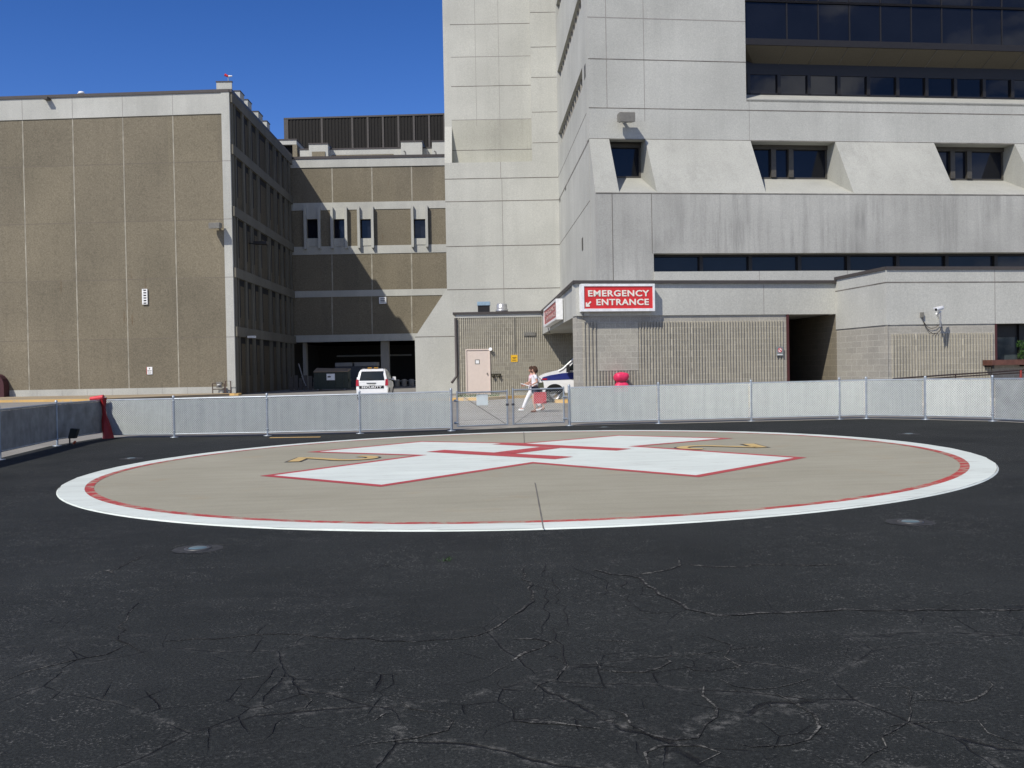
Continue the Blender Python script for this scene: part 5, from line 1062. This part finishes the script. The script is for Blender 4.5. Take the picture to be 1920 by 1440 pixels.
# local x runs back along the van, y across (near side at y=0)
Wd = 2.0
prof = [(0, .42), (.0, .62), (-.02, .80), (.03, 1.00), (.10, 1.20), (.45, 1.36), (.92, 1.47), (1.14, 1.52), (1.82, 2.12), (2.05, 2.22), (2.5, 2.28), (6.1, 2.45), (6.2, 2.38), (6.2, .45)]
def vloft():
    m = MB(); ins = [(.0, .05, .96), (.04, .0, 1.0), (1.96, .0, 1.0), (2.0, .05, .96)]
    def tum(z): return 0 if z < 1.30 else (z-1.30)*.12
    R = []
    for yy, d, k in ins:
        c0 = np.array([3.1, 1.2]); R.append([(c0[0]+(x-c0[0])*(1 if k == 1 else .994), yy+(tum(z) if yy < 1 else -tum(z)), c0[1]+(z-c0[1])*(1 if k == 1 else .975)) for x, z in prof])
    n = len(prof); m.add([v for r in R for v in r], [(i*n+j, i*n+(j+1) % n, (i+1)*n+(j+1) % n, (i+1)*n+j) for i in range(3) for j in range(n)]); m.add(R[0], [tuple(range(n))]); m.add(R[-1], [tuple(range(n-1, -1, -1))]); return m
vloft().build('body', CARW, av)
BLU = plain('blue stripe paint', (.025, .035, .18), .3)
tm = lambda z: 0 if z < 1.3 else (z-1.3)*.12+.0
def vp(pts, name, mat, o=.006, par=None):
    m = MB(); m.extrude([(x, tm(z)+.0-o, z) for x, z in pts], (0, .02, 0)); return m.build(name, mat, par or av)
vp([(.14, 1.03), (1.35, 1.07), (1.55, 1.08), (6.15, 1.12), (6.15, 1.38), (1.6, 1.39), (1.2, 1.37), (.6, 1.28), (.25, 1.19)], 'side_stripe', BLU)
vp([(.22, 1.06), (.45, 1.065), (.45, 1.14), (.22, 1.135)], 'side_marker', REDL, .012)
vp([(1.36, 1.50), (2.42, 1.50), (2.42, 2.05), (1.90, 2.05)], 'side_window', CGL, .008)
m = MB(); m.extrude([(1.18, .14, 1.55), (1.80, .18, 2.10), (1.80, 1.82, 2.10), (1.18, 1.86, 1.55)], (-.012, 0, .012)); m.build('windscreen', glass('green windscreen', (.03, .06, .05), .05), av)
m = MB(); m.tube([(1.0, .03, 1.46), (1.2, .03, 1.57), (1.88, .09, 2.17)], .045, 6); m.build('windscreen_pillar', CARW, av)
m = MB(); m.hexa([(1.34, -.24, 1.40), (1.50, -.26, 1.40), (1.50, -.06, 1.40), (1.34, -.06, 1.40), (1.36, -.24, 1.74), (1.50, -.26, 1.74), (1.50, -.1, 1.74), (1.36, -.1, 1.74)]); m.build('wing_mirror', DARK, av)
m = MB(); m.box(-.10, .22, -.0, 2.0, .40, .60); m.build('bumper', plain('grey bumper', (.35, .37, .4), .4), av)
m = MB(); m.box(-.035, .03, .12, .42, .72, .95); m.build('headlight', glass('headlamp', (.4, .4, .42), .1), av); m = MB(); m.box(-.035, .03, 1.58, 1.88, .72, .95); m.build('headlight', glass('headlamp glass', (.4, .4, .42), .1), av)
m = MB(); m.box(-.04, .02, .5, 1.5, .66, .98); m.build('grille', DARK, av)
m = MB(); ar = [(.80+.47*cos(a), .40+.47*sin(a)) for a in np.linspace(0, pi, 16)]; m.extrude([(x, -.010, z) for x, z in ar+[(.33, .2), (1.27, .2)][::-1][::-1]], (0, .02, 0)) if False else m.extrude([(x, -.012, z) for x, z in ar], (0, .03, 0)); m.build('wheel_arch', BLACK, av)
m = MB(); m.extrude([(x+4.1, -.012, z) for x, z in ar], (0, .03, 0)); m.build('wheel_arch', BLACK, av)
m = MB(); m.box(1.45, 4.3, -.04, .15, .36, .44); m.build('running_board', plain('silver running board', (.45, .45, .45), .4), av)
def wheel_y(t_, x, y, r, w):
    n = 28; m = MB(); prof_ = [(-w/2, r*.6), (-w/2, r*.93), (-w*.38, r), (w*.38, r), (w/2, r*.93), (w/2, r*.6)]
    m.add([(x+rr*cos(2*pi*k/n), y+py_, r+rr*sin(2*pi*k/n)) for py_, rr in prof_ for k in range(n)], [(i*n+k, i*n+(k+1) % n, (i+1)*n+(k+1) % n, (i+1)*n+k) for i in range(5) for k in range(n)], 0, True); w_ = m.build('wheel', TYRE, t_)
    m = MB(); sgn = -1 if y < 1 else 1; yo = y+sgn*w*.35
    m.add([(x+rr*cos(2*pi*k/n), yo+d_*sgn, r+rr*sin(2*pi*k/n)) for rr, d_ in ((r*.6, 0), (r*.5, -.03), (r*.28, .0), (r*.2, .04), (.0, .05)) for k in range(n)], [(i*n+k, i*n+(k+1) % n, (i+1)*n+(k+1) % n, (i+1)*n+k) for i in range(4) for k in range(n)], 0, True); m.build('rim', RIMM, w_)
for x in (.80, 4.9):
    for y in (.12, 1.88): wheel_y(av, x, y, .38, .25)
# skips in the shade
def skip(px, d, W, Hh, dep, lab, rot=0, lid=True):
    g = foot(px, d); t_ = local_thing('dumpster', (g[0], g[1], 0), lab, 'dumpster', rot=rot); GRN = plain('dark green steel', (.02, .03, .022), .5)
    m = MB(); m.hexa([(-W/2, .1, .15), (W/2, .1, .15), (W/2, dep, .15), (-W/2, dep, .15), (-W/2, 0, Hh-.2), (W/2, 0, Hh-.2), (W/2, dep, Hh), (-W/2, dep, Hh)])
    for k in (-.36, -.12, .12, .36): m.box(W*k-.04, W*k+.04, -.03, .1, .25, Hh-.25)
    m.box(-W/2-.1, -W/2, .3, dep-.3, .75, 1.0); m.box(W/2, W/2+.1, .3, dep-.3, .75, 1.0); m.build('bin', GRN, t_)
    if lid: m = MB(); m.hexa([(-W/2-.03, -.05, Hh-.16), (W/2+.03, -.05, Hh-.16), (W/2+.03, dep, Hh+.04), (-W/2-.03, dep, Hh+.04), (-W/2-.03, -.05, Hh-.1), (W/2+.03, -.05, Hh-.1), (W/2+.03, dep, Hh+.12), (-W/2-.03, dep, Hh+.22)]); m.build('lid', plain('tan lid', (.25, .2, .14), .6), t_)
    for x in (-W/2+.3, W/2-.3):
        m = MB(); m.tube([(x-.05, .2, .09), (x+.05, .2, .09)], .09, 12); m.build('castor', plain('castor', (.3, .3, .3), .5), t_)
    m = MB(); m.box(-.35, .35, -.045, -.03, Hh-.85, Hh-.3); m.build('sticker', WPAINT, t_); m = MB(); m.box(-.27, .0, -.05, -.045, Hh-.62, Hh-.5); m.build('sticker_print', DARK, t_)
    return t_
skip(620, 84, 2.9, 1.75, 1.8, 'dark green dumpster with tan lid and white sticker, left of the white car')
g = foot(655, 92); t_ = local_thing('compactor', (g[0], g[1], 0), 'dark grey box container with pale top edge in the undercroft behind the dumpster', 'container'); m = MB(); m.box(-1.3, 2.6, 0, 2, .1, 2.1); m.build('body', plain('dark container', (.05, .055, .065), .6), t_); m = MB(); m.box(-1.3, .3, -.05, 2, 2.1, 2.45); m.box(.5, 2.6, -.05, 2, 2.1, 2.45); m.build('top', plain('pale container top', (.2, .2, .19), .6), t_)
g = foot(572, 88); t_ = local_thing('pallet_stack', (g[0], g[1], 0), 'leaning boards and pallets in the deep shade by the finned wall', 'pallets'); m = MB(); GRYW = plain('grey timber', (.12, .105, .09), .9)
for k in range(7): m.box(-1.4+k*.42, -1.08+k*.42, 0, .12, 0, 1.25+.15*sin(k*2.3))
m.build('slats', GRYW, t_); m = MB(); m.tube([(-.3, -.1, 1.3), (.1, -.2, 0.4)], .04); m.tube([(-.55, -.1, 2.4), (-.05, -.2, .7)], .045); m.build('pole', plain('pale pole', (.35, .35, .34), .6), t_)

# ------------------------------------------------------------------ people
def skin_obj(name, verts, edges, radii, mat, parent, sub=2, root=0):
    me = bpy.data.meshes.new(name); me.from_pydata([tuple(map(float, v)) for v in verts], edges, []); ob = bpy.data.objects.new(name, me); COL.objects.link(ob)
    ob.modifiers.new('s', 'SKIN')
    if not me.skin_vertices: me.attributes.new if False else None
    sv_ = me.skin_vertices[0].data if me.skin_vertices else None
    if sv_ is None: raise RuntimeError('no skin layer')
    for i, r in enumerate(radii): sv_[i].radius = (r, r) if not isinstance(r, tuple) else r; sv_[i].use_root = (i == root)
    md_ = ob.modifiers.new('u', 'SUBSURF'); md_.levels = sub; md_.render_levels = sub
    dg = bpy.context.evaluated_depsgraph_get(); dg.update(); nm = bpy.data.meshes.new_from_object(ob.evaluated_get(dg)); bpy.data.objects.remove(ob)
    for p in nm.polygons: p.use_smooth = True
    nm.materials.clear(); nm.materials.append(mat); o = bpy.data.objects.new(name, nm); COL.objects.link(o); o.parent = parent; return o
SKIN = plain('skin', (.48, .27, .19), .55, var=.06); HAIR = plain('brown hair', (.07, .035, .02), .7, var=.4, sc=40)
class Sk:
    def __init__(s): s.v = []; s.e = []; s.r = []
    def a(s, p, r, par=None): s.v.append(p); s.r.append(r); i = len(s.v)-1; (s.e.append((par, i)) if par is not None else None); return i
    def chain(s, par, pts):
        for p, r in pts: par = s.a(p, r, par)
        return par
    def hand(s, wr, p, d, n, sd):                        # palm + five fingers; p wrist point, d finger direction, n palm normal
        p = np.array(p, float); d = np.array(d, float); d /= np.linalg.norm(d); n = np.array(n, float); n -= d*(n@d); n /= np.linalg.norm(n); w = np.cross(d, n)
        pm = s.a(p+d*.05, (.034, .017), wr)
        for k, (o, l) in enumerate(((-.027, .070), (-.009, .080), (.009, .076), (.026, .060))):
            b_ = s.a(p+d*.088+w*o, .0085, pm); c_ = s.a(p+d*(.088+l*.55)+w*o*1.15+n*.008, .0078, b_); s.a(p+d*(.085+l*.92)+w*o*1.2+n*.028, .0068, c_)
        b_ = s.a(p+d*.03+w*-.034*sd, .010, pm); s.a(p+d*.062+w*-.052*sd+n*.012, .0085, b_)
def person(px, d, lab, A, name='person'):
    g = foot(px, d); t_ = local_thing('person', (g[0], g[1], 0), lab, 'person', 'two women walking past the gate'); X = lambda x, y, z: (x, y, z)
    # facing -x.  y<0 is nearer the camera (the person's left side)
    s = Sk(); hipz = .90
    pel = s.a((0, 0, .92), .135); wa = s.a((-.01, 0, 1.06), .118, pel); ch = s.a((-.02, 0, 1.22), .135, wa); nb = s.a((-.02, 0, 1.37), .095, ch); nk = s.a((-.03, 0, 1.43), .052, nb); n2 = s.a((-.045, 0, 1.475), .048, nk); hd = s.a((-.055, 0, 1.54), .078, n2); h2 = s.a((-.05, 0, 1.61), .072, hd)
    for sd, key in ((-1, 'near'), (1, 'far')):
        L_ = A[key+'_leg']; hp = s.a((0, .09*sd, .86), .098, pel); kn = s.a((L_[0][0], .1*sd, L_[0][1]), .058, hp); cf = s.a(((L_[0][0]*.6+L_[1][0]*.4), .1*sd, L_[0][1]*.62+L_[1][1]*.38), .054, kn); an = s.a((L_[1][0], .1*sd, L_[1][1]), .036, cf); s.a((L_[2][0], .1*sd, L_[2][1]), .034, an)
        R_ = A[key+'_arm']; sh = s.a((-.02, .155*sd, 1.37), .054, nb); el = s.a((R_[0][0], R_[0][1], R_[0][2]), .037, sh); wr = s.a(R_[1], .025, el); d_ = np.array(R_[1])-np.array(R_[0]); s.hand(wr, R_[1], d_+np.array([-.05, 0, 0]), (0, -sd*.7, .7), sd)
    body = skin_obj('body', s.v, s.e, s.r, SKIN, t_)
    # face
    m = MB(); m.tube([(-.125, 0, 1.555), (-.152, 0, 1.535), (-.128, 0, 1.528)], [.008, .014, .006], 8); m.build('nose', SKIN, t_)
    m = MB()
    for y in (-.03, .03): m.lathe((-.128, y, 1.568), [(0, -.008), (.009, 0), (0, .008)], 8)
    m.build('eye', plain('eye', (.05, .04, .04), .3), t_)
    m = MB(); m.tube([(-.131, -.02, 1.505), (-.136, 0, 1.503), (-.131, .02, 1.505)], [.004, .006, .004], 6); m.build('mouth', plain('lips', (.4, .12, .11), .5), t_)
    m = MB()
    for y in (-.08, .08): m.lathe((-.045, y, 1.53), [(0, -.03), (.014, -.015), (.016, .012), (0, .03)], 8)
    m.build('ear', SKIN, t_)
    rnd = random.Random(A['seed']); m = MB(); hc = np.array([-.028, 0, 1.60])          # curly hair: many small locks over the skull
    for k in range(420):
        v = np.array([rnd.gauss(.25, 1), rnd.gauss(0, 1), rnd.gauss(.1, 1)]); v /= np.linalg.norm(v)
        if v[0] < -.45 and v[2] < .55: continue
        if v[2] < -.9: continue
        q = hc+v*np.array([.088, .088, .092])+(np.array([.01, 0, -A['hair']*max(0, rnd.random())]) if v[0] > .1 else 0); e = np.array([rnd.gauss(0, .016), rnd.gauss(0, .016), -.03]); m.tube([q-v*.02, q+v*.014, q+v*.012+e], [.010, .014, .006], 5)
    m.lathe((hc[0], hc[1], hc[2]), [(0, -.07), (.07, -.05), (.085, 0), (.07, .055), (.03, .085), (0, .09)], 12); m.build('hair', HAIR, t_)
    # top
    s = Sk(); a00 = s.a((0.005, 0, .865), .145); a0 = s.a((0, 0, .95), .158, a00); a1 = s.a((-.01, 0, 1.08), .138, a0); a2 = s.a((-.02, 0, 1.23), .152, a1); a3 = s.a((-.02, 0, 1.375), .108, a2)
    for sd, key in ((-1, 'near'), (1, 'far')):
        R_ = A[key+'_arm']; sh = s.a((-.02, .16*sd, 1.375), .068, a3); e = np.array(R_[0]); s0 = np.array([-.02, .16*sd, 1.375]); s.a(tuple(s0+(e-s0)*.62), .058, sh)
    skin_obj('top', s.v, s.e, s.r, A['top'], t_)
    # legwear
    s = Sk(); a0 = s.a((0, 0, .93), .150)
    for sd, key in ((-1, 'near'), (1, 'far')):
        L_ = A[key+'_leg']; hp = np.array([0, .09*sd, .86]); kn = np.array([L_[0][0], .1*sd, L_[0][1]]); an = np.array([L_[1][0], .1*sd, L_[1][1]]); h_ = s.a(tuple(hp), .112, a0)
        if A['long']: k_ = s.a(tuple(kn), .082, h_); c_ = s.a(tuple(kn*.5+an*.5), .074, k_); s.a(tuple(an), .062, c_)
        else: s.a(tuple(hp+(kn-hp)*.62), .092, h_)
    skin_obj('trousers' if A['long'] else 'shorts', s.v, s.e, s.r, A['leg'], t_)
    for key, sd in (('near', -1), ('far', 1)):
        L_ = A[key+'_leg']; an, to = L_[1], L_[2]; dx = np.array([to[0]-an[0], to[1]-an[1]]); dx /= np.linalg.norm(dx)
        s = Sk(); hl = s.a((an[0]+.045, .1*sd, an[1]-.045), .038); md2 = s.a((an[0]-.06, .1*sd, (an[1]+to[1])/2-.035), .042, hl); s.a((to[0]-.06, .1*sd, to[1]-.008), .032, md2); skin_obj('shoe', s.v, s.e, s.r, A['shoe'], t_, 2)
    return t_
WT = plain('white cotton', (.74, .73, .74), .8, var=.08, sc=12); PINKT = None
pk = NT('pink and white print cotton', .8, .2); pk.color(pk.mix(pk.ramp(pk.noise(28, 2), .48, .54), (.75, .68, .70), (.66, .30, .36))); PINK = pk.mat
NAVY = plain('dark navy cloth', (.035, .04, .065), .8, var=.2); BRNS = plain('brown leather', (.16, .07, .04), .6)
# legs: (knee x,z),(ankle x,z),(toe x,z)
p1 = person(1003.5, 36.2, 'woman with curly brown hair in white top and dark shorts, walking behind the gate', dict(near_leg=((-.10, .50), (-.02, .10), (-.15, .045)), far_leg=((.12, .50), (.30, .20), (.24, .07)),
    near_arm=((.06, -.21, 1.12), (-.14, -.20, 1.02)), far_arm=((.0, .22, 1.12), (-.24, .14, 1.05)), top=WT, leg=NAVY, long=False, shoe=BRNS, hair=.05, seed=4))
p2 = person(998, 36.95, 'woman in a pink printed top and white trousers, mostly hidden behind the woman in shorts', dict(near_leg=((-.22, .50), (-.38, .12), (-.50, .09)), far_leg=((.10, .48), (.30, .16), (.18, .05)),
    near_arm=((-.10, -.22, 1.12), (-.30, -.16, 1.04)), far_arm=((-.05, .22, 1.12), (-.28, .12, 1.0)), top=PINK, leg=WT, long=True, shoe=WPAINT, hair=.03, seed=9))
g = p1.location
t_ = local_thing('papers', (g[0]-.24, g[1]-.12, 1.02), 'sheaf of white papers held out by the woman in shorts', 'papers'); m = MB(); m.hexa([(-.30, -.12, .04), (.02, -.14, -.06), (.02, .08, -.06), (-.30, .1, .04), (-.30, -.12, .065), (.02, -.14, -.03), (.02, .08, -.03), (-.30, .1, .065)]); m.build('sheet_stack', WPAINT, t_)
t_ = local_thing('shoulder_bag', (g[0]+.16, g[1]-.2, 1.0), 'dark olive shoulder bag hanging at the hip of the woman in shorts', 'bag'); OLV = plain('olive leather', (.06, .06, .03), .6)
m = MB(); m.hexa([(-.08, -.06, -.10), (.14, -.06, -.10), (.14, .06, -.10), (-.08, .06, -.10), (-.06, -.04, .10), (.12, -.04, .10), (.12, .04, .10), (-.06, .04, .10)]); m.build('bag', OLV, t_); m = MB(); m.tube([(.1, 0, .1), (.0, .02, .25), (-.17, .04, .40), (-.16, .16, .43), (0, .2, .25), (-.04, .05, .1)], .011, 6); m.build('strap', OLV, t_)
# weeds by the kerb
m = MB(); rnd = random.Random(11)
for (pa, pb, d0, n_) in ((856, 935, 53.6, 260), (1330, 1470, 31.5, 0)):
    for k in range(n_):
        px = rnd.uniform(pa, pb); c = foot(px, d0+rnd.uniform(-.3, 1.2)); h = rnd.uniform(.05, .22); a = rnd.uniform(0, 2*pi); e = np.array([cos(a), sin(a)])*.03
        m.add([(c[0]-e[0], c[1]-e[1], .12), (c[0]+e[0], c[1]+e[1], .12), (c[0]+rnd.gauss(0, .05), c[1]+rnd.gauss(0, .05), .12+h)], [(0, 1, 2)])
tag(m.build('weeds', plain('weed green', (.10, .14, .05), .8)), 'green weeds growing behind the yellow kerb by the cream door', 'weeds', kind='stuff')
m = MB()
for k in range(16):
    g = gr(838+rnd.gauss(0, 6), 1051+rnd.gauss(0, 1.5)); a = rnd.uniform(0, 2*pi); e = np.array([cos(a), sin(a)])*.008
    m.add([(g[0]-e[0], g[1]-e[1], g[2]), (g[0]+e[0], g[1]+e[1], g[2]), (g[0]+rnd.gauss(0, .03), g[1]+rnd.gauss(0, .03), g[2]+.03)], [(0, 1, 2)])
tag(m.build('weeds', plain('small weed green', (.03, .06, .02), .8)), 'small green weed sprouting from an asphalt crack in the foreground', 'weeds', kind='stuff')
for o in bpy.data.objects:
    for k in ('_off', '_base'):
        if k in o: del o[k]
